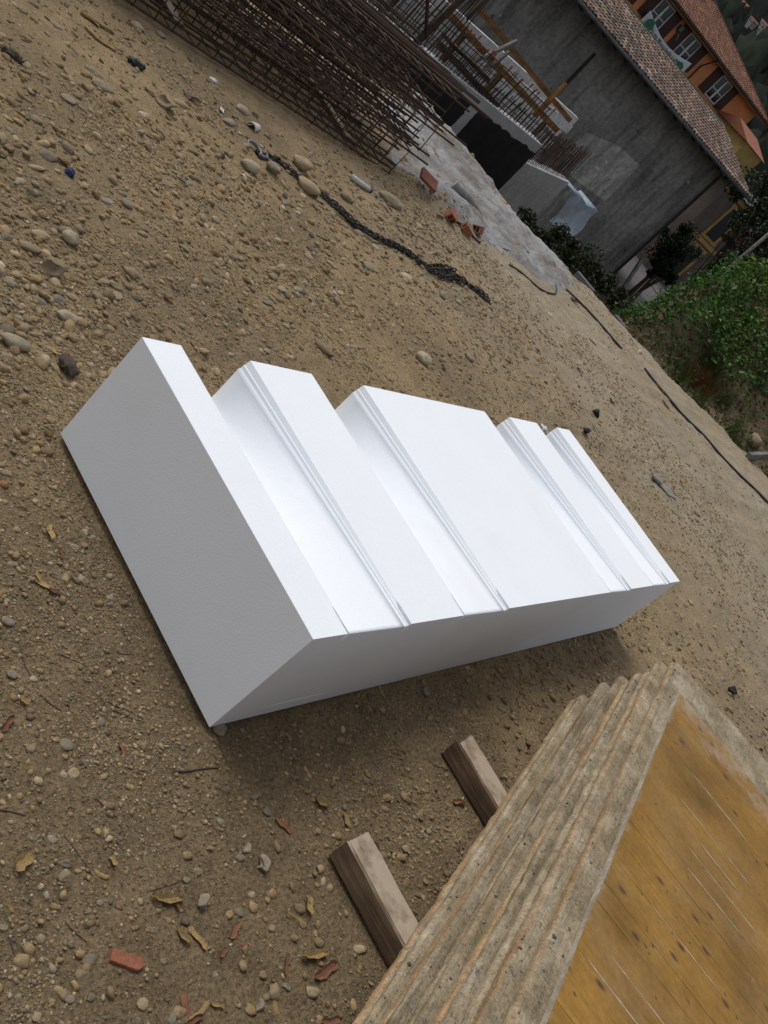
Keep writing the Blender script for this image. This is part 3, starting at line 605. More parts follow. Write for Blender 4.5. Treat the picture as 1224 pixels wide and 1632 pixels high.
while x < LY - 0.03:
    wd = min(r.uniform(0.075, 0.125), LY - x)
    if LY - x - wd < 0.05: wd = LY - x
    b = MB(); g = r.choice((.0001, .0002, .0003, .0006, .0011)); n = 14; V = []; t0, t1 = 0.0284, 0.0296 + r.gauss(0, .0002); jy = r.gauss(0, .0006)
    for i in range(n + 1):
        y = -0.0 + jy + (-1.0 - jy) * i / n; j = [r.gauss(0, .0005) for _ in range(4)]
        jx0 = j[2] * .5; jx1 = j[3] * .5; e = 0.0006
        pr = [(x + g + jx0, t0), (x + wd - g + jx1, t0), (x + wd - g + jx1, t1 - e), (x + wd - g - e + jx1, t1 + j[0] * .3), (x + g + e + jx0, t1 + j[1] * .3), (x + g + jx0, t1 - e)]
        if i == 0: pr = [(a, z - (0.0003 if z > t0 + .0008 else 0)) for a, z in pr]
        V += [(a, y + (r.gauss(0, .0006) if i == 0 else 0), z) for a, z in pr]
    F = [(i * 6 + k, i * 6 + (k + 1) % 6, (i + 1) * 6 + (k + 1) % 6, (i + 1) * 6 + k) for i in range(n) for k in range(6)] + [tuple(range(6)), tuple(n * 6 + k for k in range(6))]
    b.add(V, F); b.build('board', MAT['yellow'], top); x += wd
    if x < LY - .05 and r.random() < .6:
        ya = -r.uniform(.0, .25); 
        while ya > -.95:
            yb = max(-.99, ya - r.uniform(.12, .4)); b = MB(); m__ = 10; wj = r.uniform(.0012, .0028); P_ = []
            for q in range(m__ + 1):
                yy = ya + (yb - ya) * q / m__; ww = wj * r.uniform(.3, 1.2) * (0.2 if q in (0, m__) else 1); cx_ = x + r.gauss(0, .0006); P_ += [(cx_ - ww, yy, .0290), (cx_ + ww, yy, .0290), (cx_ + ww * .7, yy, .0301), (cx_ - ww * .7, yy, .0301)]
            b.add(P_, [(q * 4 + k, q * 4 + (k + 1) % 4, (q + 1) * 4 + (k + 1) % 4, (q + 1) * 4 + k) for q in range(m__) for k in range(4)] + [(0, 1, 2, 3), tuple(m__ * 4 + k for k in range(4))])
            b.build('cement_joint', MAT['core'], top); ya = yb - r.uniform(.02, .2)
# cement crumbs and mortar lumps caught on the ledges of the stack
V0, F0 = ICO0; VV = []; FF = []; CC = []
for q in range(300):
    k = rnd.choice([0, 0, 0, 0, 1, 1, 4, 4, 7, 10, 13]); al = rnd.uniform(0.05, 2.3)
    inset = [0.056, .036, .03, .02, .02][min(k, 4)] if k < 2 else .02
    yy = rnd.uniform(-inset, -.004); zt = ztop - k * TP - .0018
    s = rnd.uniform(.003, .010) * (1.5 if rnd.random() < .1 else 1)
    org = CORN + U * (EXT[k] - al) + NP * (OFF[k] + yy)
    P = V0 * (1 + rng.normal(0, .2, (12, 1))) * np.array([1, rnd.uniform(.5, 1), rnd.uniform(.3, .7)]) * s * .5
    a = rnd.uniform(0, 6.28); P = np.stack([P[:, 0] * math.cos(a) - P[:, 1] * math.sin(a), P[:, 0] * math.sin(a) + P[:, 1] * math.cos(a), P[:, 2]], -1) + np.array([org[0], org[1], zt + s * .1])
    FF.append(F0 + len(VV) * 12); VV.append(P); CC.append(np.repeat([[(.12, .11, .10), (.22, .2, .17), (.3, .27, .22), (.08, .075, .07)][rnd.randrange(4)]], 12, 0))
obj('cement_crumbs', mesh_np('cement_crumbs', np.concatenate(VV), np.concatenate(FF), MAT['gravel'], False, np.concatenate(CC)), kind='stuff', label='dark cement crumbs caught on the ledges of the panel stack', category='crumbs')

# ------------------------------------------------------------------ stones one can pick out
def stone_mesh(name, seed, mat, angular=False):
    V, F = ICO2; r = np.random.default_rng(seed)
    D = V.copy(); h = np.zeros(len(V))
    for k in range(11 if angular else 6):
        d = r.normal(0, 1, 3); d /= np.linalg.norm(d); t = V @ d; c = r.uniform(.42, .75) if angular else r.uniform(.66, .9)
        cut = np.maximum(t - c, 0); D = D - cut[:, None] * d * (0.95 if angular else 0.85)
    f = r.normal(0, 1, (4, 3)) * 2.0; ph = r.random(4) * 6
    h = sum(np.sin(V @ f[i] + ph[i]) for i in range(4)) * 0.035
    D = D * (1 + h)[:, None]; D = D + r.normal(0, .008, D.shape)
    D = D / (D.max(0) - D.min(0)) 
    D[:, 2] -= D[:, 2].min()
    return mesh_np(name, D, F, MAT[mat], not angular)
SM = {}
for ti, t in enumerate(('grey', 'tan', 'dark', 'pale')):
    SM[t] = [stone_mesh('stone', 10 * ti + i, 'stone_' + t, False) for i in range(5)]
    SM[t + 'A'] = [stone_mesh('stone', 100 + 10 * ti + i, 'stone_' + t, True) for i in range(5)]
LBL = {'grey': 'small rounded grey stone lying loose on the sandy ground', 'tan': 'small rounded tan stone lying loose on the sandy ground', 'dark': 'small rounded dark stone lying loose on the sandy ground', 'pale': 'small rounded pale stone lying loose on the sandy ground',
       'greyA': 'small angular grey stone lying loose on the sandy ground', 'tanA': 'small angular tan stone lying loose on the sandy ground', 'darkA': 'small angular dark stone lying loose on the sandy ground', 'paleA': 'small angular pale stone lying loose on the sandy ground'}
def zone(x, y):
    if x > 9.3: return 'at the foot of the earth bank'
    if y < 0.0 and x > 1.9: return 'past the far end of the panel stack'
    if y < 0.0 and x > -0.15: return 'between the white block and the panel stack' if x > .45 else 'on the gravel before the near timber bearer'
    if x < -0.0 and y < 1.0: return 'on the gravel before the plain end of the white block'
    if x > 3.3 and y < 2.4: return 'past the far end of the white block'
    if x > 5.6: return 'near the hoses along the edge of the site'
    if y > 3.85: return 'close to the reinforcement cages'
    if x > 2.2 and y > 2.6: return 'beside the chain'
    if y > 2.75: return 'on sand between the rubble and the cages'
    if x < 0.75: return 'in the rubble behind the plain end of the white block'
    return 'on sand right behind the grooved white block' if y < 2.0 else 'in the rubble farther behind the white block'
def size_word(L): return 'tiny' if L < .05 else 'small' if L < .085 else 'fist-sized' if L < .13 else 'large'
def put_stone(x, y, L, W, Hh, yaw, tone, label=None, sink=.38, tilt=0.06):
    me = SM[tone][rnd.randrange(5)]; z = g1(x, y) - Hh * (sink if label is None else .16)
    o = obj('stone', me, (x, y, z), (rnd.gauss(0, tilt), rnd.gauss(0, tilt), yaw), (L, W, Hh), label=label or LBL[tone], category='stone')
    o['group'] = 'loose stones on the sandy ground' if label is None else 'large stones on the sandy ground'
    if label is None:
        o['label'] = size_word(L) + (' angular ' if tone.endswith('A') else ' rounded ') + tone.rstrip('A') + ' stone ' + zone(x, y)
        o['group'] = {'grey': 'rounded grey stones', 'tan': 'rounded tan stones', 'dark': 'rounded dark stones', 'pale': 'rounded pale stones', 'greyA': 'angular grey stones', 'tanA': 'angular tan stones', 'darkA': 'angular dark stones', 'paleA': 'angular pale stones'}[tone]
    return o
def pix_stone(px_, py__, ln, tone, el=1.4, yaw=None, label=None):
    P = pz(px_, py__, 0); D = float((R @ (P - CAM))[2]); s = ln / FPX * D
    put_stone(P[0], P[1], s, s / el, s / el * (rnd.uniform(.42, .7) if label is None else .72), rnd.uniform(-.5, .4) if yaw is None else yaw, tone, label)
# the ones with a look or a neighbour of their own
pix_stone(88, 428, 40, 'tanA', 1.15, 0.4, 'large blocky tan stone with a flat broken top, on stony ground behind the white block')
pix_stone(107, 384, 32, 'pale', 1.2, 0.3, 'rounded pale tan stone just behind the large blocky stone')
pix_stone(487, 302, 50, 'tan', 1.75, -.35, 'egg-shaped tan cobble lying across the heavy chain')
pix_stone(398, 270, 36, 'pale', 1.5, -.3, 'smooth pale cobble beside the hook of the chain')
pix_stone(430, 276, 28, 'grey', 1.25, 0.1, 'rough grey cobble between the smooth pale cobble and the chain')
pix_stone(478, 266, 40, 'tan', 1.4, -.4, 'flat half-buried tan stone between the chain and the reinforcement cages')
pix_stone(622, 324, 54, 'pale', 2.2, -.3, 'long flat pale stone near the ends of the reinforcement cages')
pix_stone(552, 317, 28, 'tan', 1.3, 0.0, 'tan cobble between the chain and the crushed plastic bottle')
pix_stone(110, 505, 36, 'pale', 1.5, -.3, 'flat pale stone half sunk in soil behind the left end of the white block')
pix_stone(22, 548, 54, 'grey', 1.9, -.3, 'long grey half-buried stone near the end of the white block')
pix_stone(69, 576, 24, 'pale', 1.15, 0.2, 'small blocky pale stone beside black scraps near the white block')
pix_stone(302, 158, 36, 'greyA', 2.3, -.3, 'cylindrical grey mortar lump lying near the reinforcement cages')
pix_stone(262, 172, 38, 'tanA', 1.6, -.3, 'angular tan stone leaning near the grey mortar lump')
pix_stone(423, 1376, 30, 'greyA', 1.25, 0.8, 'wedge-shaped grey stone standing up in gravel before the timber bearer')
pix_stone(326, 1437, 30, 'greyA', 1.3, 0.3, 'smooth-sided dark grey stone among yellow bark scraps')
pix_stone(355, 1160, 26, 'grey', 1.1, 0, 'round grey pebble under the near bottom corner of the white block')
pix_stone(672, 575, 32, 'pale', 1.4, -.2, 'flat pale stone behind the middle groove of the white block')
pix_stone(516, 557, 40, 'tan', 2.2, -1.0, 'bone-shaped tan stone behind the white block')
EXPL = """21 11 14 pale 1.4;54 6 22 tan 1.6;85 42 22 grey 1.5;218 41 26 pale 1.2;201 59 18 greyA 1.3;256 57 20 grey 1.5;269 77 18 grey 1.5;148 120 38 grey 2.6;154 143 42 grey 2.0;
103 168 28 grey 1.4;118 160 18 tan 1.3;203 141 20 tan 1.8;227 188 26 pale 1.5;284 167 28 tan 1.6;292 161 34 tan 2.4;365 195 34 grey 1.9;386 177 30 pale 1.4;404 180 16 greyA 1.2;72 257 36 grey 1.5;55 273 32 tan 2.4;
30 293 22 pale 1.5;45 307 24 greyA 1.6;264 297 22 grey 1.6;22 233 16 tan 1.5;40 233 14 dark 1.4;8 216 18 grey 1.4;27 103 22 dark 1.8;32 117 22 tan 1.7;62 131 22 tan 1.9;90 232 18 tan 1.6;166 237 12 tan 1.2;189 241 10 pale 1.2;289 217 18 tan 2;
168 327 34 grey 2.2;195 332 22 grey 1.3;12 374 24 dark 1.5;65 376 36 tan 1.5;50 392 42 tan 2.1;15 451 22 pale 1.3;18 483 26 greyA 1.3;65 475 30 dark 1.6;36 487 12 pale 1.1;208 438 36 tan 1.5;185 455 28 tan 1.8;185 471 30 grey 1.7;219 473 22 dark 1.6;
134 507 18 greyA 1.3;98 475 28 grey 1.3;120 470 26 tan 1.6;8 568 16 grey 1.2;291 400 20 grey 1.4;330 404 16 tan 1.6;309 417 12 dark 1.3;370 411 18 dark 1.6;357 438 24 grey 2.2;352 416 18 tan 1.5;307 460 18 pale 1.7;356 330 28 grey 2;398 450 16 greyA 1.4;
245 310 18 tan 1.6;180 350 30 tanA 2;222 380 22 tan 1.5;190 315 18 grey 1.7;240 405 20 tanA 1.5;52 300 14 pale 1.3;72 345 18 grey 1.4;35 345 20 tan 1.6;130 330 18 tan 1.6;95 540 18 tan 1.5;60 530 24 tan 2.2;160 520 16 greyA 1.5;125 580 18 tan 1.6;
582 428 30 grey 1.8;647 444 28 pale 1.4;655 462 16 tan 1.5;705 402 20 grey 1.4;707 470 26 grey 1.7;735 480 20 pale 1.6;455 455 24 tan 1.8;472 462 18 greyA 1.3;428 482 30 grey 2.4;440 437 22 tan 1.6;495 365 14 tan 1.4;575 370 20 grey 1.4;608 348 18 tan 1.5;
655 400 22 tan 1.3;530 420 22 tan 1.9;500 395 18 greyA 1.4;545 465 20 tan 1.6;495 408 20 grey 1.5;600 392 16 pale 1.4;640 380 14 tan 1.2;690 375 18 grey 1.4;735 430 14 tan 1.5;745 572 24 grey 1.5;705 585 20 greyA 1.4;715 545 14 tan 1.3;820 625 14 tan 1.3;
655 560 18 tan 1.5;560 560 16 grey 1.5;455 520 18 tan 1.7;425 560 14 grey 1.4;880 500 20 pale 1.6;890 520 12 tan 1.3;600 310 14 pale 1.2;665 330 20 tan 1.6;700 345 18 tanA 1.4;672 360 22 tan 1.6;
110 1181 26 grey 1.2;52 1190 18 grey 1.2;124 1226 22 tan 1.2;107 1230 14 pale 1.1;366 1255 17 dark 1.2;412 1267 22 greyA 1.4;432 1289 18 grey 1.2;396 1346 24 greyA 1.3;390 1362 18 grey 1.4;358 1304 16 grey 1.3;84 1337 18 grey 1.2;107 1371 24 greyA 1.4;
106 1394 26 tan 1.4;52 1335 20 dark 1.5;63 1340 14 greyA 1.2;143 1529 28 grey 1.4;134 1551 28 tan 1.3;82 1555 24 tanA 1.3;33 1535 18 tan 1.3;145 1590 18 dark 1.4;112 1592 20 grey 1.5;228 1600 24 tan 1.2;415 1600 26 greyA 1.5;463 1571 20 greyA 1.5;500 1578 26 tan 1.3;
440 1475 14 tan 1.2;390 1448 18 grey 1.2;410 1420 16 tan 1.3;140 1450 16 greyA 1.4;162 1436 14 grey 1.3;245 1480 14 grey 1.2;320 1385 18 tan 1.4;300 1400 14 grey 1.3;350 1545 22 greyA 2.2;262 1530 14 grey 1.2;280 1620 20 grey 1.3;60 1620 18 tan 1.3;10 1475 16 grey 1.3;
15 985 24 grey 1.5;27 1068 18 grey 1.1;60 1075 14 pale 1.2;135 918 16 pale 1.1;110 915 18 grey 1.3;176 945 18 greyA 1.2;122 868 16 tan 1.3;12 748 24 tan 1.6;45 732 14 greyA 1.2;20 895 14 grey 1.1;140 1000 14 tan 1.2;85 880 20 greyA 1.5;30 840 14 tan 1.3;
680 1100 24 greyA 1.6;630 1140 18 greyA 1.4;612 1130 16 grey 1.3;740 1135 18 tan 1.6;823 1075 16 tan 1.4;688 1318 14 paleA 1.2;675 1300 16 paleA 1.3;560 1260 22 greyA 2.2;650 1350 16 tan 1.3;590 1240 14 grey 1.3;720 1165 14 pale 1.4;
1020 640 12 tan 1.6;1000 700 10 grey 1.4;1074 773 14 tan 1.7;1110 830 12 grey 1.4;1150 850 14 tan 1.5;1074 815 18 tan 1.8;1095 740 14 tan 1.8;1020 560 12 pale 1.3;940 590 10 tan 1.3;1180 880 16 tan 1.6;1130 900 12 grey 1.3;1150 760 12 grey 1.6;1005 830 12 tan 1.4;1100 960 14 tan 1.3;1190 960 14 grey 1.4;1140 1000 12 tan 1.3;1175 1030 10 grey 1.3"""
for e in EXPL.replace('\n', '').split(';'):
    a = e.split(); pix_stone(float(a[0]), float(a[1]), float(a[2]), a[3], float(a[4]))

# black lumps
def lump(px_, py__, ln, lab, name='rubber_lump'):
    P = pz(px_, py__, 0); D = float((R @ (P - CAM))[2]); s = ln / FPX * D
    me = stone_mesh('rubber_lump', int(px_), 'black_clod', True)
    obj(name, me, (P[0], P[1], g1(P[0], P[1]) - .004), (0, .1, rnd.uniform(-.5, .5)), (s, s * .75, s * .7), label=lab, category='lump')
lump(951, 658, 17, 'black rubber lump on the sandy ground, the farther one from the white block')
lump(932, 690, 18, 'black rubber lump on the sandy ground close to the end of the white block')
lump(1168, 1100, 20, 'black rubber lump on the ground past the end of the panel stack')
lump(1222, 1232, 18, 'black rubber lump at the far end of the panel stack, next to the panels')

# ------------------------------------------------------------------ bark scraps, leaves, twigs
def chip_mesh(seed, mat, curl):
    r = random.Random(seed); n = 8; V = []; w0 = [r.uniform(.35, .5) for _ in range(n + 1)]
    for i in range(n + 1):
        t = i / n - .5; wv = w0[i] * (1 if 0 < i < n else .45) ; off = .12 * math.sin(i * .8 + seed)
        for k in range(4):
            u = (k / 3 - .5) * 2; V.append((t, off + u * wv, curl * (u * u) + .25 * curl * math.sin(i * .9 + seed)))
    m = len(V); V = V + [(a, b_, c - .12) for a, b_, c in V]
    F = []
    for i in range(n):
        for k in range(3):
            q = (i * 4 + k, (i + 1) * 4 + k, (i + 1) * 4 + k + 1, i * 4 + k + 1); F.append(q); F.append(tuple(m + j for j in q[::-1]))
    rim = [i * 4 for i in range(n + 1)] + [n * 4 + 1, n * 4 + 2] + [i * 4 + 3 for i in range(n, -1, -1)] + [2, 1]
    for a, b_ in zip(rim, rim[1:] + rim[:1]): F.append((a, b_, m + b_, m + a))
    b = MB(); b.add(V, F); return b.mesh('bark_scrap', MAT[mat])
CH = {'y': [chip_mesh(i, 'chip', c) for i, c in enumerate((.7, -.6, 1.0, .4, -.9))], 'r': [chip_mesh(20 + i, 'chip_red', c) for i, c in enumerate((.8, -.7, .5, 1.1))]}
def chip(px_, py__, ln, wd, deg, kind, label=None):
    """deg = direction of the long axis in the photograph, 0 = right, positive = downwards"""
    P = pz(px_, py__, 0); D = float((R @ (P - CAM))[2]); c, s_ = math.cos(math.radians(deg)), math.sin(math.radians(deg))
    A = pz(px_ - c * ln / 2, py__ - s_ * ln / 2, 0); B = pz(px_ + c * ln / 2, py__ + s_ * ln / 2, 0); L = float(np.linalg.norm(B - A)); yaw = math.atan2(B[1] - A[1], B[0] - A[0])
    W = wd / FPX * D * 1.2; me = rnd.choice(CH[kind]); hz = max(.006, W * .35)
    obj('bark_scrap', me, (P[0], P[1], g1(P[0], P[1]) + hz * .45 + .002), (rnd.gauss(0, .12), rnd.gauss(0, .06), yaw), (L, W, hz), label=label or (('long ' if L > .09 else 'small ') + ('yellow curled bark scrap ' if kind == 'y' else 'reddish brown bark scrap ') + zone(P[0], P[1])),
        category='bark', group='yellow bark scraps on the ground' if kind == 'y' else 'reddish bark scraps on the ground')
for a in [(270, 1430, 52, 15, 2, 'y'), (320, 1490, 50, 9, 58, 'y'), (297, 1488, 34, 11, 55, 'y'), (34, 1375, 36, 20, -55, 'y'), (165, 1388, 30, 8, 30, 'y'), (478, 1460, 38, 13, 35, 'y'), (457, 1312, 36, 9, 48, 'r'), (517, 1275, 26, 14, 45, 'y'), (497, 1226, 22, 7, 60, 'y'),
          (495, 1440, 32, 12, 80, 'y'), (502, 1523, 44, 12, -8, 'y'), (522, 1545, 44, 16, -30, 'r'), (446, 1588, 50, 10, 78, 'y'), (322, 1612, 46, 10, -48, 'y'), (303, 1600, 44, 14, 75, 'r'), (312, 1625, 30, 9, -30, 'r'), (200, 1187, 22, 8, 80, 'r'), (81, 845, 24, 10, 80, 'y'), (75, 930, 46, 9, 35, 'y'), (90, 941, 22, 10, 25, 'r'),
          (62, 915, 18, 6, 75, 'y'), (6, 943, 22, 11, -25, 'y'), (15, 1150, 30, 9, -50, 'r'), (43, 1110, 18, 8, 60, 'y'), (183, 1370, 18, 8, 50, 'y'), (285, 1440, 18, 7, 60, 'r'), (380, 1480, 26, 10, -60, 'r'), (395, 1500, 18, 9, 10, 'r'), (360, 1515, 16, 9, -45, 'r'), (460, 1535, 34, 6, -85, 'r'), (530, 1625, 26, 10, -10, 'r'),
          (140, 725, 14, 6, 20, 'y'), (80, 690, 14, 6, 30, 'y'), (610, 1100, 24, 7, 60, 'y'), (640, 1160, 20, 6, 60, 'y'), (555, 1305, 24, 10, 75, 'y'), (600, 1345, 22, 8, 40, 'r'), (730, 1280, 20, 8, 10, 'r'), (915, 480, 14, 5, 40, 'r'), (925, 590, 14, 5, 50, 'r'), (1050, 620, 20, 5, 50, 'r'), (1060, 645, 18, 5, 50, 'r'), (975, 640, 12, 5, 45, 'r'), (945, 545, 16, 6, 45, 'r'), (1020, 675, 12, 5, 50, 'y'),
          (145, 35, 32, 9, 40, 'y'), (178, 72, 18, 8, 50, 'y'), (95, 268, 22, 8, 25, 'r'), (325, 225, 12, 6, 50, 'r'), (195, 133, 12, 7, 40, 'r'), (15, 500, 22, 5, 60, 'y'), (265, 480, 16, 9, 20, 'r'), (310, 440, 12, 5, 40, 'y'), (235, 150, 20, 7, 45, 'r'), (1075, 785, 18, 6, 50, 'y'), (1110, 820, 16, 7, 30, 'y'), (85, 560, 16, 6, 60, 'y'), (100, 880, 14, 5, 90, 'r'), (350, 1600, 22, 7, 20, 'y'), (20, 1440, 24, 6, 70, 'y')]:
    chip(*a)
def stick(p0, p1, r, mat, lab, name='twig', bend=.02, cat='twig', grp='twigs on the ground'):
    A = pz(*p0); B = pz(*p1); pts = []
    for i in range(9):
        t = i / 8; q = A + (B - A) * t; nrm = np.array([-(B - A)[1], (B - A)[0], 0]); q = q + nrm * bend * math.sin(t * math.pi * 1.6 + p0[0])
        q[2] = g1(q[0], q[1]) + r * .8; pts.append(q)
    b = MB(); b.tube(pts, [r * (1 - .4 * i / 8) for i in range(9)], 5); b.build(name, MAT[mat], org=tuple(pts[0]), label=lab, category=cat, group=grp, smooth=True)
for p0, p1, r in [((280, 1224), (355, 1221), .0035), ((355, 1185), (375, 1225), .002), ((180, 1110), (230, 1135), .002), ((70, 1100), (105, 1125), .002), ((190, 1125), (230, 1143), .002), ((105, 1330), (150, 1390), .0015), ((0, 1290), (40, 1300), .0025), ((160, 1270), (190, 1300), .002), ((30, 880), (45, 890), .002), ((100, 1035), (150, 1060), .0015),
                  ((200, 1000), (220, 1030), .0015), ((190, 1035), (220, 1038), .0015), ((110, 1465), (140, 1500), .002), ((20, 1490), (30, 1520), .002), ((470, 1200), (480, 1240), .0015), ((600, 1060), (605, 1100), .0015), ((850, 1050), (870, 1075), .002), ((330, 1290), (360, 1330), .0015), ((40, 1020), (55, 1070), .002), ((240, 1420), (300, 1395), .0012)]:
    _q = pz(*p0); stick(p0, p1, r, 'twig', ('thin' if r > .0019 else 'hair-thin') + ' dark twig ' + zone(_q[0], _q[1]))
stick((128, 22), (180, 56), .014, 'chip', 'split pale wood lath lying on the sand near the reinforcement cages', 'wood_lath', .0, 'lath', 'wood laths')
stick((135, 42), (185, 82), .012, 'chip', 'broken yellowish wood lath beside the split pale lath', 'wood_lath', .03, 'lath', 'wood laths')

# ------------------------------------------------------------------ chain with hook
def path_resample(pts, step):
    pts = np.array(pts, float); d = np.r_[0, np.cumsum(np.linalg.norm(np.diff(pts, axis=0), axis=1))]
    t = np.arange(0, d[-1], step); return np.stack([np.interp(t, d, pts[:, k]) for k in range(pts.shape[1])], -1)
def link_mesh():
    r = .0052; L = .017; w_ = .0125; pts = []
    for i in range(8): a = -math.pi / 2 + math.pi * i / 7; pts.append((L + w_ * math.cos(a), w_ * math.sin(a), 0))
    for i in range(8): a = math.pi / 2 + math.pi * i / 7; pts.append((-L + w_ * math.cos(a), w_ * math.sin(a), 0))
    n = 6; V = []; F = []; m = len(pts)
    for i in range(m):
        p = np.array(pts[i]); q = np.array(pts[(i + 1) % m]) - np.array(pts[i - 1]); q /= np.linalg.norm(q); a = np.cross(q, (0, 0, 1))
        for k in range(n): t = 2 * math.pi * k / n; V.append(p + r * (a * math.cos(t) + np.array([0, 0, 1]) * math.sin(t)))
    for i in range(m):
        for k in range(n): F.append((i * n + k, i * n + (k + 1) % n, ((i + 1) % m) * n + (k + 1) % n, ((i + 1) % m) * n + k))
    b = MB(); b.add(V, F); return b.mesh('link', MAT['steel_dark'], True)
LK = link_mesh()
cp = [pz(*p)[:2] for p in [(412, 248), (440, 262), (470, 285), (500, 305), (520, 322), (548, 345), (580, 368), (620, 388), (650, 402), (672, 420), (700, 432), (722, 436), (745, 452), (770, 470), (785, 480)]]
c0 = pz(412, 248)
chain = empty('chain', (c0[0], c0[1], g1(c0[0], c0[1])), label='heavy dark steel chain with a lifting hook stretched over the sandy ground', category='chain')
strands = [(0.0, 0, None), (0.030, 4, None), (-0.026, 9, (0.25, .85)), (0.055, 3, (0.70, .82)), (-0.05, 6, (0.70, .84)), (0.02, 8, (0.68, .82))]
for si, (offs, ph, rngt) in enumerate(strands):
    S = path_resample(cp, .036); nS = len(S)
    for i in range(nS):
        t = i / nS
        if rngt and not (rngt[0] < t < rngt[1]): continue
        tg = S[min(i + 1, nS - 1)] - S[max(i - 1, 0)]; tg = tg / np.linalg.norm(tg); nr = np.array([-tg[1], tg[0]])
        o_ = offs * (1 + .5 * math.sin(i * .21 + ph)) + .006 * math.sin(i * .5 + ph)
        q = S[i] + nr * o_; zz = g1(q[0], q[1]) + .010 + (.016 if si in (2, 5) else 0)
        roll = (0.25 if i % 2 else math.pi / 2 - .25) + rnd.gauss(0, .12)
        o = obj('link', LK, (q[0] - chain.location.x, q[1] - chain.location.y, zz - chain.location.z + (.004 if i % 2 == 0 else 0)), (roll, rnd.gauss(0, .08), math.atan2(tg[1], tg[0]) + rnd.gauss(0, .08)), parent=chain)
b = MB(); pts = []
for i in range(15):
    a = math.radians(-40 + 250 * i / 14); pts.append((-.055 + .052 * math.cos(a), .052 * math.sin(a), .022 + .012 * math.sin(a)))
b.tube(pts, [.013 * (1 - .55 * (i / 14) ** 2) for i in range(15)], 8); b.tube([(-.012, -.032, .016), (.06, -.01, .02)], [.013, .009], 8)
b.tube([(.05, -.03, .02), (.05, .03, .03)], .008, 8)
hk = b.build('hook', MAT['hook'], chain, smooth=True); hk.rotation_euler = (0, 0, -.2)

# ------------------------------------------------------------------ litter on the ground
def groundpt(p, dz=0.0):
    P = pz(*p); return np.array([P[0], P[1], g1(P[0], P[1]) + dz])
# crushed plastic bottle
P = groundpt((575, 295)); bt = empty('plastic_bottle', tuple(P), -.35, label='crushed clear plastic bottle by the ends of the reinforcement cages', category='bottle')
b = MB(); xs = [-.10, -.095, -.07, -.03, 0, .03, .055, .075, .09]; rs = [.018, .03, .031, .026, .031, .027, .030, .018, .013]
V = []; n = 10
for x_, r_ in zip(xs, rs):
    for k in range(n):
        a = 2 * math.pi * k / n; V.append((x_ + rnd.gauss(0, .003), r_ * math.cos(a) + rnd.gauss(0, .003), .024 + r_ * .7 * math.sin(a)))
m_ = len(xs); b.add(V, [(i * n + k, i * n + (k + 1) % n, (i + 1) * n + (k + 1) % n, (i + 1) * n + k) for i in range(m_ - 1) for k in range(n)] + [tuple(range(n)), tuple((m_ - 1) * n + k for k in range(n))])
mb_, nn, ll, pp = new_mat('crushed_clear_plastic'); pp.inputs['Base Color'].default_value = (.62, .62, .60, 1); pp.inputs['Roughness'].default_value = .25; pp.inputs['Transmission Weight'].default_value = .35
b.build('bottle_body', mb_, bt, True)
b = MB(); b.tube([(.09, 0, .024), (.108, 0, .024)], .0145, 10); b.build('cap', MAT['blue_plastic'], bt)
# split pipe
P = groundpt((405, 203)); b = MB(); V = []; n = 8
for t, rr in ((-.085, .038), (0, .034), (.085, .022)):
    for k in range(n + 1): a = math.pi * (.05 + .9 * k / n); V.append((t, rr * math.cos(a), rr * math.sin(a) + .004))
    for k in range(n + 1): a = math.pi * (.05 + .9 * k / n); V.append((t, (rr - .005) * math.cos(a), (rr - .005) * math.sin(a) + .003))
q = n + 1; F = []
for i in range(2):
    for k in range(n): F += [(i * 2 * q + k, i * 2 * q + k + 1, (i + 1) * 2 * q + k + 1, (i + 1) * 2 * q + k), (i * 2 * q + q + k, (i + 1) * 2 * q + q + k, (i + 1) * 2 * q + q + k + 1, i * 2 * q + q + k + 1)]
    F += [(i * 2 * q, (i + 1) * 2 * q, (i + 1) * 2 * q + q, i * 2 * q + q), (i * 2 * q + n, i * 2 * q + q + n, (i + 1) * 2 * q + q + n, (i + 1) * 2 * q + n)]
for e in (0, 4 * q):
    for k in range(n): F.append((e + k, e + q + k, e + q + k + 1, e + k + 1))
b.add(V, F); o = b.build('split_pipe', MAT['white_plastic'], label='dirty white half-pipe of plastic beside a tan stone near the reinforcement cages', category='pipe'); o.location = P; o.rotation_euler = (0, .05, .55)
# bottle cap, blue
P = groundpt((103, 283)); b = MB(); n = 12; V = []
for r_, z_ in ((.001, .034), (.022, .034), (.026, .030), (.027, .0), (.024, .0), (.023, .027), (.001, .029)):
    for k in range(n): a = 2 * math.pi * k / n; V.append((r_ * math.cos(a) * (1 + .12 * math.sin(3 * a)), r_ * math.sin(a), z_ + .004 * math.sin(2 * a)))
b.add(V, [(i * n + k, i * n + (k + 1) % n, (i + 1) * n + (k + 1) % n, (i + 1) * n + k) for i in range(6) for k in range(n)])
o = b.build('plastic_scrap', MAT['blue_plastic'], label='dark blue crumpled plastic scrap among small stones', category='plastic'); o.location = P; o.scale = (.75, .75, .75); o.rotation_euler = (.5, .4, .3)
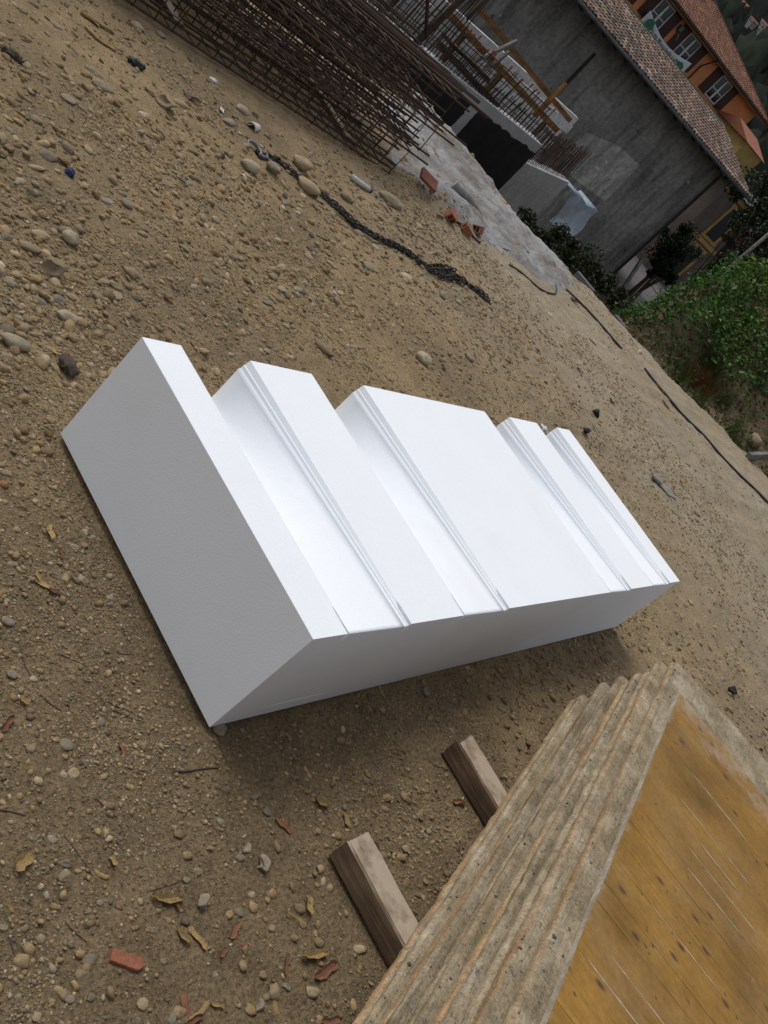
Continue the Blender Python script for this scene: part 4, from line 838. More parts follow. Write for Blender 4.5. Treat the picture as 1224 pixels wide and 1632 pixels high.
# crumpled paper / plaster bits
def crumple(name, p, s, mat, lab, cat, seed):
    V, F = ICO2; r = np.random.default_rng(seed); D = V * (1 + r.normal(0, .22, (len(V), 1))) * np.array([1, .7, .45])
    P = groundpt(p); o = obj(name, mesh_np(name, D * s * .5, F, MAT[mat]), (P[0], P[1], P[2] + s * .13), (0, 0, r.random() * 3), label=lab, category=cat)
crumple('paper_scrap', (340, 128), .06, 'paper', 'crumpled white paper scrap at the foot of the reinforcement cages', 'paper', 3)
crumple('paper_scrap', (744, 285 - 85), .09, 'paper', 'white plaster-like scrap at the edge above the concrete wall', 'paper', 4)
crumple('paper_scrap', (871, 681), .07, 'paper', 'small whitish scrap behind the last groove of the white block', 'paper', 5)
crumple('rag', (215, 105), .10, 'rubber', 'blackened rag scrap on the sand near the reinforcement cages', 'rag', 6)
crumple('rag', (105, 588), .09, 'twig', 'black tarry scrap beside the small pale stone near the white block', 'rag', 7)
crumple('rag', (10, 82 + 20), .09, 'twig', 'dark brown scrap half covered with soil near the edge of the stones', 'rag', 8)
crumple('plastic_bag', (447, 72), .11, 'violet', 'small violet plastic bag seen through the reinforcement cages', 'bag', 9)
# red and white wrapper
P = groundpt((352, 176)); b = MB(); b.box((0, 0, .006), (.10, .03, .006)); o = b.build('wrapper', MAT['paper'], label='narrow white wrapper with a red end on the sand', category='wrapper'); o.location = P; o.rotation_euler = (.2, .1, .9)
# flat piece of red tile in the foreground
P = groundpt((200, 1530)); b = MB(); b.prism([(-.040, -.012), (.028, -.018), (.042, -.006), (.036, .009), (-.036, .014)], 2, 0, .014)
o = b.build('tile_shard', MAT['terracotta'], label='flat red terracotta tile shard on the gravel near yellow bark scraps', category='tile'); o.location = (P[0], P[1], P[2] - .002); _a = pz(172, 1524); _b = pz(230, 1537); o.rotation_euler = (.05, .04, math.atan2(_b[1] - _a[1], _b[0] - _a[0]))
bv = o.modifiers.new('e', 'BEVEL'); bv.width = .0015; bv.segments = 1
# hollow bricks
def hollow_brick(p, rot, size, broken, lab):
    L, W, Hh = size; P = groundpt(p); root = empty('hollow_brick', tuple(P), 0, label=lab, category='brick', group='broken hollow bricks'); root.rotation_euler = rot
    t = .012; b = MB()
    b.box((0, -W / 2 + t / 2, Hh / 2), (L, t, Hh)); b.box((0, W / 2 - t / 2, Hh / 2), (L * broken, t, Hh))
    b.box((0, 0, t / 2 + .0005), (L - .002, W - 2 * t - .001, t)); b.box((0, 0, Hh - t / 2 - .0005), (L * (broken * .5 + .45), W - 2 * t - .001, t)); b.box((0, 0, Hh / 2), (L - .004, t * .8, Hh - 2 * t - .002))
    b.build('shell', MAT['terracotta'], root)
P = groundpt((661, 308)); b = MB(); b.prism([(-.11, -.06), (.10, -.065), (.12, .055), (-.09, .06)], 2, 0, .028); o = b.build('tile_slab', MAT['terracotta_dark'], label='dull red flat tile slab lying on the spilled cement', category='tile'); o.location = (P[0], P[1], P[2] + .07); o.rotation_euler = (.45, .1, -.35)
hollow_brick((711, 350), (.3, -.25, .9), (.11, .09, .07), .8, 'orange-red hollow brick standing tilted at the edge of the spilled cement')
hollow_brick((738, 368), (.15, .3, -.4), (.12, .09, .065), .6, 'broken red hollow brick lying next to the tilted one')
hollow_brick((757, 374), (-.5, .1, .3), (.11, .095, .07), .7, 'broken red hollow brick with its open cells up, last of the row')
# cement pipe lump and wire on the spill
P = groundpt((728, 322)); b = MB(); b.tube([(-.13, 0, .09), (.05, .02, .08), (.26, .03, .06)], [.055, .045, .016], 10); o = b.build('mortar_tube', MAT['cement'], label='pale tapered mortar tube lying on the spilled cement', category='tube', smooth=True); o.location = P; o.rotation_euler = (0, 0, -.9)
def hose(pts, r, lab, mat='rubber', name='black_hose', cat='hose', lift=.6):
    W = [pz(*p)[:2] for p in pts]; S = path_resample(W, .06); S = np.c_[S, gz(S[:, 0], S[:, 1]) + r * lift]
    k = np.ones(5) / 5
    for c in range(3):
        q = np.pad(S[:, c], 2, 'edge'); S[:, c] = np.convolve(q, k, 'valid')
    S[:, 2] = np.maximum(S[:, 2], gz(S[:, 0], S[:, 1]) + r * .1)
    b = MB(); b.tube(S, r, 6); b.build(name, MAT[mat], smooth=True, org=tuple(S[0]), label=lab, category=cat)
hose([(898, 458), (930, 487), (960, 520), (985, 548), (1000, 565)], .014, 'black hose lying along the edge of the site, stretch by the cement spill')
hose([(1022, 585), (1050, 620), (1075, 645), (1105, 680), (1130, 706), (1165, 745), (1200, 780), (1224, 803), (1290, 880)], .016, 'long black hose lying along the edge of the site below the green mound')
hose([(808, 421), (830, 434), (855, 458), (872, 466), (888, 468), (889, 456), (880, 444)], .010, 'thin black cable curled on the sand near the spilled cement')
hose([(798, 398), (822, 408), (840, 418)], .011, 'short thin black cable end near the spilled cement')
hose([(706, 348), (735, 362), (750, 378), (768, 390)], .012, 'short black cable running past the broken hollow bricks')
hose([(640, 215), (655, 245), (680, 282), (705, 312), (730, 340), (752, 352)], .006, 'thin pale wire lying across the spilled cement', 'white_plastic', 'wire', 'wire')
# work glove
P = groundpt((1059, 780)); gl = empty('work_glove', tuple(P), -.9, label='flattened grey work glove on the sandy ground past the white block', category='glove'); gl.scale = (1.3, 1.3, .7)
b = MB(); V = []; F = []
b.prism([(-.055, -.035), (-.02, -.042), (.03, -.04), (.038, .03), (.02, .042), (-.05, .036)], 2, .002, .016)
b.tube([(-.05, 0, .010), (-.085, .004, .016), (-.11, .01, .02)], [.030, .032, .035], 8)
for k, (y_, l_, s_) in enumerate(((-.032, .055, -.15), (-.011, .068, .0), (.010, .062, .06), (.030, .045, .22))):
    b.tube([(.03, y_, .010), (.03 + l_ * .55, y_ + s_ * .02, .016), (.03 + l_, y_ + s_ * .05, .011)], [.0105, .0105, .007], 8)
b.tube([(-.015, -.038, .010), (.012, -.062, .014), (.034, -.066, .011)], [.012, .011, .007], 8)
b.build('glove_hand', MAT['glove'], gl, True)

# ------------------------------------------------------------------ reinforcement cages
RA = math.radians(-9.0); RU = np.array([math.cos(RA), math.sin(RA)]); RN = np.array([-math.sin(RA), math.cos(RA)])
E0 = np.array([4.97, 4.17])             # ground point at the near corner of the pile's end
def bar_mesh(L, r, seed):
    rr = random.Random(seed); b = MB(); n = 7; pts = [(L * i / n, rr.gauss(0, .006), rr.gauss(0, .004)) for i in range(n + 1)]
    b.tube(pts, r, 6); return b.mesh('bar', MAT['rust'])
BARS = [bar_mesh(5.4, .0085, i) for i in range(6)]
def stirrup_mesh(w_, h_, r):
    b = MB(); pts = [(0, -w_ / 2, -h_ / 2), (0, w_ / 2, -h_ / 2), (0, w_ / 2, h_ / 2), (0, -w_ / 2, h_ / 2)]
    for i in range(4): b.tube([pts[i], pts[(i + 1) % 4]], r, 4)
    b.tube([pts[3], (0.01, -w_ / 2 + .05, h_ / 2 - .05)], r, 4); return b.mesh('stirrup', MAT['rust'])
ST = {}
POSW = ['in the bottom layer, nearest the sandy yard', 'in the bottom layer, second from the sandy yard', 'in the bottom layer, third from the sandy yard', 'in the bottom layer, fourth from the sandy yard',
        'in the second layer, nearest the sandy yard', 'in the second layer, in the middle', 'in the second layer, farther from the yard', 'in the second layer, farthest from the yard', 'in the top layer, nearer the sandy yard', 'in the top layer, farther from the yard', 'in the top layer, farthest from the yard']
cages = [(0.17, .15, .30, .26, 0.0), (0.52, .15, .30, .26, .18), (0.88, .15, .32, .26, .05), (1.26, .15, .34, .26, .25), (0.22, .41, .28, .22, .10), (0.57, .41, .32, .22, .30), (0.95, .41, .32, .22, .42), (1.32, .41, .32, .22, .38), (0.48, .65, .34, .22, .34), (0.90, .65, .34, .22, .55), (1.30, .65, .34, .22, .60)]
for ci, (dy, zc, cw, chh, ex) in enumerate(cages):
    o2 = E0 + RN * dy + RU * ex * .75; zb = zc - chh / 2
    root = empty('rebar_cage', (o2[0], o2[1], zb), RA + math.pi + rnd.gauss(0, .012), label='long rusty reinforcement cage ' + POSW[ci] + ' of the pile', category='rebar cage', group='reinforcement cages in the pile')
    L = 5.4
    ys = [-cw / 2, 0, cw / 2]; pos = [(y_, z_) for y_ in (-cw / 2, cw / 2) for z_ in (.01, chh - .01)] + [(0, chh - .01), (-cw / 2, chh / 2), (0, .01)]
    for (y_, z_) in pos:
        obj('bar', BARS[rnd.randrange(6)], (rnd.uniform(-.14, .16), y_ + rnd.gauss(0, .008), z_ + rnd.gauss(0, .004)), (0, rnd.gauss(0, .002), rnd.gauss(0, .003)), parent=root)
    key = (cw, chh)
    if key not in ST: ST[key] = stirrup_mesh(cw + .02, chh - .004, .0055)
    x_ = .12 + rnd.random() * .08
    while x_ < 4.2:
        obj('stirrup', ST[key], (x_, rnd.gauss(0, .004), chh / 2), (0, rnd.gauss(0, .05), rnd.gauss(0, .05)), parent=root); x_ += rnd.uniform(.13, .19)
# loose bars thrown on the pile
for k in range(14):
    dy = rnd.uniform(.1, 1.45); zc = .775 if dy > .3 else .53
    o2 = E0 + RN * dy + RU * rnd.uniform(.1, .75)
    obj('loose_rebar', BARS[k % 6], (o2[0], o2[1], zc + .012 + .009 * (k % 2)), (0, 0.0, RA + math.pi + rnd.gauss(0, .02)), label='loose rusty reinforcing bar lying on top of the cage pile', category='rebar', group='loose bars on the cage pile')
# bearers that carry the cages
for k, sx in enumerate((0.55, 2.3, 4.1)):
    c = E0 + RN * .80 - RU * sx; b = MB(); b.box((0, 0, .005), (.08, 1.15, .05)); o = b.build('cage_bearer', MAT['timber'], label='low dark timber under the reinforcement cages', category='timber', group='timbers under the cages'); o.location = (c[0], c[1], 0.0); o.rotation_euler = (0, 0, RA)

# ------------------------------------------------------------------ spilled cement along the edge
pp_ = [(612, 178), (628, 262), (655, 300), (690, 332), (745, 366), (800, 402), (850, 440), (885, 458), (915, 452), (905, 432), (862, 388), (830, 352), (795, 305), (760, 262), (725, 215), (700, 188), (650, 128)]
PG = np.array([pz(*p)[:2] for p in pp_])
def poly_sd(x, y, PG):
    d = np.full(x.shape, 1e9); ins = np.zeros(x.shape, bool); n = len(PG)
    for i in range(n):
        ax, ay = PG[i]; bx, by = PG[(i + 1) % n]; dx, dy = bx - ax, by - ay
        t = np.clip(((x - ax) * dx + (y - ay) * dy) / (dx * dx + dy * dy), 0, 1); d = np.minimum(d, np.hypot(x - ax - t * dx, y - ay - t * dy))
        c = ((ay > y) != (by > y)) & (x < dx * (y - ay) / (dy if abs(dy) > 1e-9 else 1e-9) + ax); ins ^= c
    return np.where(ins, d, -d)
xs = np.arange(4.6, 9.8, .04); ys = np.arange(3.5, 8.2, .04); X, Y = np.meshgrid(xs, ys, indexing='ij')
sdv = poly_sd(X, Y, PG) + .12 * fbm(X, Y, 2.5, 60, 3)
Z = gz(X, Y) + np.clip(sdv / .18, -.6, 1) * .035 + .05 * np.clip(fbm(X, Y, 3, 63, 4), -.2, 1) * sstep(0, .3, sdv) + .04 * fbm(X, Y, 9, 66, 3) * sstep(0, .2, sdv)
idx = np.arange(X.size).reshape(X.shape); F = np.stack([idx[:-1, :-1], idx[1:, :-1], idx[1:, 1:], idx[:-1, 1:]], -1).reshape(-1, 4)
keep = (sdv.ravel()[F] > -.08).all(1); F = F[keep]; us, inv = np.unique(F, return_inverse=True)
obj('spilled_cement', mesh_np('spilled_cement', np.stack([X, Y, Z], -1).reshape(-1, 3)[us], inv.reshape(-1, 4), MAT['cement'], True), label='pale grey strip of spilled cement along the edge of the site', category='cement', kind='stuff')
def spill_sampler(n):
    x = rng.uniform(5, 9.4, n * 12); y = rng.uniform(3.9, 7.4, n * 12); k = np.nonzero((poly_sd(x, y, PG) > .02) & (fbm(x, y, 1.6, 71, 2) > -.05))[0][:n]; return x[k], y[k]
scatter('mortar_rubble', ICO1, 1500, spill_sampler, .02, .10, 'grey mortar crumbs and small rubble on the spilled cement', 2.4, .6)
for p, ln, tn, lab in [((703, 215), 26, 'pale', 'pale cobble at the brink above the dark concrete wall'), ((716, 228), 18, 'tan', 'tan cobble at the brink beside the pale cobble'), ((741, 262), 18, 'pale', 'pale flat stone at the brink above the dark wall'), ((797, 325), 22, 'tan', 'tan cobble at the brink where the bare wall begins'), ((698, 205), 20, 'tan', 'small tan cobble under the broken lath at the brink')]:
    pix_stone(p[0], p[1], ln, tn, 1.3, 0.2, lab)
# dark gravel lying behind the cages
# ------------------------------------------------------------------ END YARD

# ------------------------------------------------------------------ new concrete walls in the excavation
def bitumen_mat():
    m, n, l, p = new_mat('bitumen_coated_concrete')
    tc = n.new('ShaderNodeTexCoord'); o = tc.outputs['Object']
    a = noise(n, l, o, 2.5, 6, 0.6); con = ramp(n, [(.3, (.34, .355, .37)), (.7, (.48, .49, .50))]); l.new(a.outputs[0], con.inputs[0])
    bit = ramp(n, [(.3, (.010, .010, .011)), (.7, (.026, .026, .028))]); l.new(a.outputs[0], bit.inputs[0])
    s = n.new('ShaderNodeSeparateXYZ'); l.new(o, s.inputs[0])
    e = noise(n, l, o, 3.0, 5, 0.6); mz = n.new('ShaderNodeMath'); mz.operation = 'MULTIPLY_ADD'; mz.inputs[1].default_value = .16; l.new(e.outputs[0], mz.inputs[0]); l.new(s.outputs[2], mz.inputs[2])
    r = ramp(n, [(.655, 1.0), (.67, 0.0)]); mp = n.new('ShaderNodeMapRange'); mp.inputs['From Min'].default_value = -1; mp.inputs['From Max'].default_value = .35; l.new(mz.outputs[0], mp.inputs['Value']); l.new(mp.outputs[0], r.inputs[0])
    # bare strip where the coating was not applied
    mx = n.new('ShaderNodeMath'); mx.operation = 'MULTIPLY_ADD'; mx.inputs[1].default_value = .25; l.new(e.outputs[0], mx.inputs[0]); l.new(s.outputs[0], mx.inputs[2])
    dx = n.new('ShaderNodeMath'); dx.operation = 'SUBTRACT'; dx.inputs[1].default_value = 13.15; l.new(mx.outputs[0], dx.inputs[0]); ab = n.new('ShaderNodeMath'); ab.operation = 'ABSOLUTE'; l.new(dx.outputs[0], ab.inputs[0])
    gt = n.new('ShaderNodeMath'); gt.operation = 'GREATER_THAN'; gt.inputs[1].default_value = .14; l.new(ab.outputs[0], gt.inputs[0])
    mm = n.new('ShaderNodeMath'); mm.operation = 'MULTIPLY'; l.new(r.outputs[0], mm.inputs[0]); l.new(gt.outputs[0], mm.inputs[1])
    col = mixc(n, l, mm.outputs[0], con.outputs[0], bit.outputs[0]); l.new(col, p.inputs['Base Color']); p.inputs['Roughness'].default_value = .8; p.inputs['Specular IOR Level'].default_value = .25
    bump(n, l, p, a.outputs[0], .3, .02); return m
MAT['bitumen'] = bitumen_mat()
MAT['concrete'] = rough_mat('formed_concrete', (.36, .37, .38), (.50, .51, .52), 1.4, .9, .3, 12, .02)
MAT['masonry'] = rough_mat('pale_masonry', (.50, .50, .49), (.70, .71, .71), 2.2, .95, .4, 18, .03)
MAT['plank'] = wood_mat('formwork_plank', (.075, .042, .022), (.13, .075, .036), (.20, .12, .06), (2, 20, 20))
MAT['plank_new'] = wood_mat('fresh_formwork_plank', (.15, .075, .025), (.24, .125, .045), (.33, .19, .075), (2, 20, 20))
MAT['plank_grey'] = wood_mat('grey_plank', (.12, .11, .10), (.20, .19, .17), (.28, .26, .24), (2, 20, 20))
MAT['dark_wood'] = wood_mat('dark_rotten_wood', (.02, .016, .012), (.045, .034, .024), (.085, .06, .04), (2, 20, 20))

wall1 = empty('concrete_wall', (0, 9.75, STREET), label='black-coated new concrete wall with a bare grey top strip and starter bars', category='wall')
b = MB(); b.box((5.0, .15, 2.15), (21.0, .30, 4.30)); w1b = b.build('wall_body', MAT['bitumen'], wall1); w1b.location = (0, 0, 0)
# shift the wall mesh so that its own coordinates measure height from the crown
for v in w1b.data.vertices: v.co.z -= 4.30
w1b.location = (0, 0, 4.30)
BAR_S = {}
def vbar(h):
    h = round(h, 2)
    if h not in BAR_S:
        b = MB(); b.tube([(0, 0, 0), (0, 0, h)], .010, 5); BAR_S[h] = b.mesh('starter_bar', MAT['rust'])
    return BAR_S[h]
b = MB(); b.tube([(0, 0, -.03), (0, 0, .035)], .018, 6); CAPM = b.mesh('cap', MAT['red_cap'])
x = 8.6; k = 0
while x < 15.42:
    for row, yy in ((0, .07), (1, .24)):
        h = (1.55 if x < 11.6 else .62) + round(rnd.uniform(-.06, .06), 2)
        if row == 0 and x > 11.6: h = .32 + round(rnd.uniform(-.04, .04), 2)
        o = obj('starter_bar', vbar(h), (x + rnd.gauss(0, .012), yy, 4.28), (rnd.gauss(0, .03), rnd.gauss(0, .05), 0), parent=wall1)
        if row == 1 and x > 11.8 and rnd.random() < .55: obj('cap', CAPM, (0, 0, h), parent=o)
    x += rnd.uniform(.115, .15); k += 1
for yy, zz, xa, xb in ((.055, .12, 9.2, 15.2), (.225, .20, 9.0, 15.3), (.255, .42, 9.0, 15.3), (.225, .55, 11.5, 15.2), (.06, .55, 8.6, 11.8), (.06, .95, 8.6, 11.7)):
    b = MB(); b.tube([(xa, yy, 4.30 + zz), ((xa + xb) / 2, yy + .01, 4.30 + zz + .02), (xb, yy, 4.30 + zz)], .009, 5); b.build('distribution_bar', MAT['rust'], wall1)

A2 = np.array([15.52, 9.80]); D2 = np.array([.9623, .2720]); B2 = A2 + D2 * 4.15; L2 = float(np.linalg.norm(B2 - A2)); T2 = -.46
wall2 = empty('concrete_wall', (A2[0], A2[1], STREET), math.atan2(D2[1], D2[0]), label='lower bare grey concrete wall with board marks, beyond the black-coated one', category='wall')
top2 = T2 - STREET
zc = 0.0
for i, hgt in enumerate((3.0, .42, top2 - 3.42)):
    b = MB(); b.box((L2 / 2, .16 + .004 * (i % 2), zc + hgt / 2), (L2, .30, hgt - .004)); b.build('concrete_lift', MAT['concrete'], wall2); zc += hgt
x = .15
while x < L2:
    h = .78 + round(rnd.uniform(-.08, .08), 2)
    obj('starter_bar', vbar(h), (x, .10, top2 - .02), (rnd.gauss(-.05, .03), rnd.gauss(.04, .04), 0), parent=wall2)
    obj('starter_bar', vbar(h - .1), (x + .06, .25, top2 - .02), (rnd.gauss(-.05, .03), rnd.gauss(.04, .05), 0), parent=wall2); x += rnd.uniform(.11, .16)
for zz in (.35, .47, .58, .68):
    b = MB(); b.tube([(.1, .12, top2 + zz), (L2 * .6, .10, top2 + zz + .03), (L2 - .2, .13, top2 + zz - .02)], .010, 5); b.build('distribution_bar', MAT['rust'], wall2)
# pale old masonry behind the starter bars
ms = empty('masonry_wall', (7.0, 11.0, STREET), .10, label='low wall of pale stone courses seen through the starter bars', category='wall')
b = MB(); b.box((6.0, .25, 2.30), (14.0, .40, 4.60)); b.build('wall_core', MAT['concrete'], ms)
b = MB(); zz = 2.9; r = random.Random(3)
while zz < 4.70:
    hh = r.uniform(.16, .24); x = -1.0
    while x < 13.0:
        ww = r.uniform(.22, .48); b.box((x + ww / 2, .03 + r.uniform(-.02, .01), zz + hh / 2), (ww - .02, .10, hh - .02)); x += ww
    zz += hh
b.build('stone_course', MAT['masonry'], ms, kind='stuff')
# planks and props of the formwork
def beam(p0, p1, sec, mat, lab, name='formwork_plank', cat='plank', grp=None, roll=0.0):
    p0 = np.array(p0, float); p1 = np.array(p1, float); L = float(np.linalg.norm(p1 - p0)); d = (p1 - p0) / L
    r_ = random.Random(int(p0[0] * 100)); b = MB(); n = 6; V = []
    for i in range(n + 1):
        for sy, sz in ((-1, -1), (1, -1), (1, 1), (-1, 1)): V.append((L * i / n, sy * sec[0] / 2 + r_.gauss(0, .002), sz * sec[1] / 2 + r_.gauss(0, .002)))
    b.add(V, [(i * 4 + k, i * 4 + (k + 1) % 4, (i + 1) * 4 + (k + 1) % 4, (i + 1) * 4 + k) for i in range(n) for k in range(4)] + [(0, 1, 2, 3), tuple(n * 4 + k for k in range(4))])
    o = b.build(name, MAT[mat], label=lab, category=cat); o.location = p0
    o.rotation_euler = (Vector(d).to_track_quat('X', 'Z') @ Matrix.Rotation(roll, 3, 'X').to_quaternion()).to_euler()
    if grp: o['group'] = grp
    return o
beam(py_(715, 22, 10.5), py_(888, 208, 10.5), (.05, .12), 'plank_new', 'long orange-brown formwork plank behind the capped starter bars, lower of two', grp='formwork planks')
beam(py_(760, 10, 10.75), py_(908, 192, 10.75), (.05, .10), 'plank_new', 'long brown formwork plank behind the capped starter bars, upper of two', grp='formwork planks')
beam(py_(755, 98, 10.4), py_(824, 66, 10.4), (.05, .07), 'plank_grey', 'pale grey lath nailed aslant across the formwork planks', grp='formwork planks')
beam(py_(772, 112, 10.45), py_(812, 82, 10.45), (.05, .06), 'plank_grey', 'short pale grey lath beside the slanting one', grp='formwork planks')
beam(py_(850, 185, 10.6), py_(903, 132, 10.6), (.09, .05), 'plank_new', 'upright orange-brown formwork post rising above the planks', 'formwork_post', 'post')
for px_, py__ in ((742, 52), (800, 118), (872, 192)):
    q = py_(px_, py__, 10.62); beam((q[0], q[1], STREET), (q[0], q[1], q[2] + .05), (.08, .08), 'plank', 'brown squared timber post carrying the formwork planks', 'formwork_post', 'post', 'posts behind the planks')
beam(py_(700, 72, 10.0), py_(792, 168, 9.98), (.10, .10), 'dark_wood', 'dark rotten timber beam lying along the crown of the wall', 'timber_beam', 'beam', 'old beams on the wall')
beam(py_(712, 62, 10.15), py_(775, 122, 10.1), (.25, .06), 'dark_wood', 'wide dark board with debris lying on the wall crown', 'timber_beam', 'beam', 'old beams on the wall')
beam(py_(782, 158, 10.1), py_(818, 196, 10.1), (.10, .07), 'plank', 'brown short beam end lying on the wall crown beyond the dark beam', 'timber_beam', 'beam', 'old beams on the wall')
beam(py_(815, 190, 10.2), py_(862, 232, 10.1), (.09, .06), 'plank_grey', 'greyish beam lying on the wall crown near the lower wall', 'timber_beam', 'beam', 'old beams on the wall')
beam(py_(868, 205, 10.9), py_(915, 255, 10.9), (.05, .10), 'plank_grey', 'grey plank running down behind the lower concrete wall', grp='formwork planks')
# steel props at the left
for (pa, pb, r_, lab) in [((652, 82), (742, -8), .055, 'thick rusty steel prop rising from the black-coated wall'), ((678, 62), (682, -10), .028, 'thin slanting steel brace against the thick prop'), ((600, 30), (640, -12), .06, 'dark steel prop rising behind the reinforcement cages'), ((745, 30), (785, -12), .03, 'thin rusty steel tube above the formwork planks')]:
    A_ = py_(*pa, 9.7); B_ = py_(*pb, 10.0); A_[2] = max(A_[2], 0.0); b = MB(); b.tube([A_, B_, B_ + (B_ - A_) * .6], r_, 8); b.build('steel_prop', MAT['rust'], smooth=True, org=tuple(A_), label=lab, category='prop')
# plastic sheet hung over the end of the lower wall
def onplane(p, A, D, off=0.0):
    N = np.array([-D[1], D[0]]); d = ray(*p); s = (N @ A + off - N @ CAM[:2]) / (N @ d[:2]); return CAM + d * s
cq = [onplane(p, A2, D2, -.12) for p in ((912, 302), (947, 332), (902, 374), (868, 350))]
b = MB(); n = 16; V = []; NN = np.array([-D2[1], D2[0], 0])
for i in range(n + 1):
    for j in range(n + 1):
        u, v = i / n, j / n; q = (cq[0] * (1 - u) + cq[1] * u) * (1 - v) + (cq[3] * (1 - u) + cq[2] * u) * v
        f = .10 * math.sin(u * 7 + v * 3) * v + .05 * math.sin(u * 19 - v * 5) + .14 * float(fbm(np.array([u * 3]), np.array([v * 3]), 1.0, 80, 3)[0])
        V.append(q - NN * (.10 + f) + np.array([0, 0, .05 * math.sin(u * 9)]))
for j in range(n + 1):      # fold back over the crown
    pass
b.add(V, [(i * (n + 1) + j, (i + 1) * (n + 1) + j, (i + 1) * (n + 1) + j + 1, i * (n + 1) + j + 1) for i in range(n) for j in range(n)])
b.add([V[i * (n + 1)] for i in range(n + 1)] + [np.array(V[i * (n + 1)]) + NN * .6 + np.array([0, 0, -.02 + .03 * math.sin(i)]) for i in range(n + 1)], [(i, i + 1, n + 2 + i, n + 1 + i) for i in range(n)])
MAT['sheet'] = rough_mat('pale_blue_plastic_sheet', (.50, .58, .66), (.72, .79, .85), 1.5, .35, .3, 8, .03)
_n = MAT['sheet'].node_tree.nodes; _l = MAT['sheet'].node_tree.links; _t = _n.new('ShaderNodeBsdfTranslucent'); _t.inputs[0].default_value = (.72, .80, .88, 1); _m = _n.new('ShaderNodeMixShader'); _m.inputs[0].default_value = .5
_l.new(_n['Principled BSDF'].outputs[0], _m.inputs[1]); _l.new(_t.outputs[0], _m.inputs[2]); _l.new(_m.outputs[0], _n['Material Output'].inputs[0])
o = b.build('plastic_sheet', MAT['sheet'], smooth=True, org=tuple(cq[3]), label='pale blue plastic sheet draped over the end of the lower concrete wall', category='sheet')
so = o.modifiers.new('thick', 'SOLIDIFY'); so.thickness = .006

# ------------------------------------------------------------------ grey building with tiled roof
WA = np.array([29.09, 20.83]); WB = np.array([41.57, 16.46]); WT = (WB - WA) / np.linalg.norm(WB - WA); WN = np.array([-WT[1], WT[0]])
def wp(s, off, z): return np.array([*(WA + WT * s + WN * off), z])
WROT = math.atan2(WT[1], WT[0])
MAT['old_plaster'] = rough_mat('old_grey_plaster', (.16, .154, .142), (.28, .270, .25), .55, .95, .6, 5, .06, c3=(.38, .37, .345))
def plaster_mat(name, k):
    m, n, l, p = new_mat(name); o = coords(n, l)
    a = noise(n, l, o, .45, 6, .65, .6); r = ramp(n, [(.3, (.16 * k, .155 * k, .144 * k)), (.5, (.225 * k, .218 * k, .202 * k)), (.68, (.30 * k, .292 * k, .272 * k))]); l.new(a.outputs[0], r.inputs[0]); col = r.outputs[0]
    f = noise(n, l, o, 5.5, 8, .72); r2 = ramp(n, [(.3, .6), (.5, 1.0), (.7, 1.35)]); l.new(f.outputs[0], r2.inputs[0]); col = mixc(n, l, 1.0, col, r2.outputs[0], 'MULTIPLY')
    st = coords(n, l, (2.2, 2.2, .25)); d = noise(n, l, st, 1.2, 5, .6); r3 = ramp(n, [(.35, .6), (.55, 1.05)]); l.new(d.outputs[0], r3.inputs[0]); col = mixc(n, l, 1.0, col, r3.outputs[0], 'MULTIPLY')
    sp = noise(n, l, o, 2.6, 3, .5); r4 = ramp(n, [(.70, 0.0), (.74, .8)]); l.new(sp.outputs[0], r4.inputs[0]); col = mixc(n, l, r4.outputs[0], col, (.42 * k, .40 * k, .37 * k))
    sq = noise(n, l, o, 3.3, 3, .5); r5 = ramp(n, [(.68, 0.0), (.72, .8)]); l.new(sq.outputs[0], r5.inputs[0]); col = mixc(n, l, r5.outputs[0], col, (.06, .056, .05))
    l.new(col, p.inputs['Base Color']); p.inputs['Roughness'].default_value = .95; p.inputs['Specular IOR Level'].default_value = .15
    bump(n, l, p, f.outputs[0], .6, .06); return m
MAT['old_plaster'] = plaster_mat('old_grey_plaster_wall', 1.15)
MAT['old_plaster2'] = plaster_mat('newer_grey_plaster', 2.0)
MAT['dark_timber'] = rough_mat('dark_eave_timber', (.018, .016, .014), (.04, .036, .03), 3, .9, .2)
MAT['moss_metal'] = rough_mat('green_metal_edge', (.06, .10, .05), (.12, .18, .09), 3, .6, .1)
MAT['gutter'] = rough_mat('dull_gutter', (.05, .055, .055), (.11, .12, .12), 4, .5, .1)
gb = empty('grey_building', tuple(wp(0, 0, STREET)), WROT, label='old grey plastered building with a weathered brown tile roof beyond the concrete walls', category='building')
OV = 1.45; EZ = 2.45 - STREET; S0, S1 = -14.0, 12.9
b = MB(); b.box(((S0 + S1) / 2, OV + 3.4, (EZ + .25) / 2), (S1 - S0, 6.8, EZ + .25)); b.build('wall', MAT['old_plaster'], gb)
b = MB(); b.box(((S0 + S1) / 2, OV - .03, EZ - .62), (S1 - S0, .05, .08)); b.build('string_course', MAT['old_plaster'], gb)
b = MB(); b.box((3.25, OV - .02, EZ / 2 - .4), (.14, .03, EZ - .6)); b.build('pilaster_strip', MAT['dark_timber'], gb)
b = MB(); b.prism([(5.5, 2.25), (9.1, 2.55), (9.0, 4.5), (7.4, 4.45), (5.7, 3.95)], 1, OV - .012, OV + .01); b.build('plaster_patch', MAT['old_plaster2'], gb)
b = MB(); b.prism([(S1 - 1.6, .1), (S1 - .02, .1), (S1 - .02, 1.6), (S1 - .6, 1.2), (S1 - 1.2, .9)], 1, OV - .016, OV + .01); b.build('plaster_patch', MAT['old_plaster'], gb)
SL = math.tan(math.radians(15.5)); RD = 4.25
def roofz(v): return EZ + .04 + v * SL
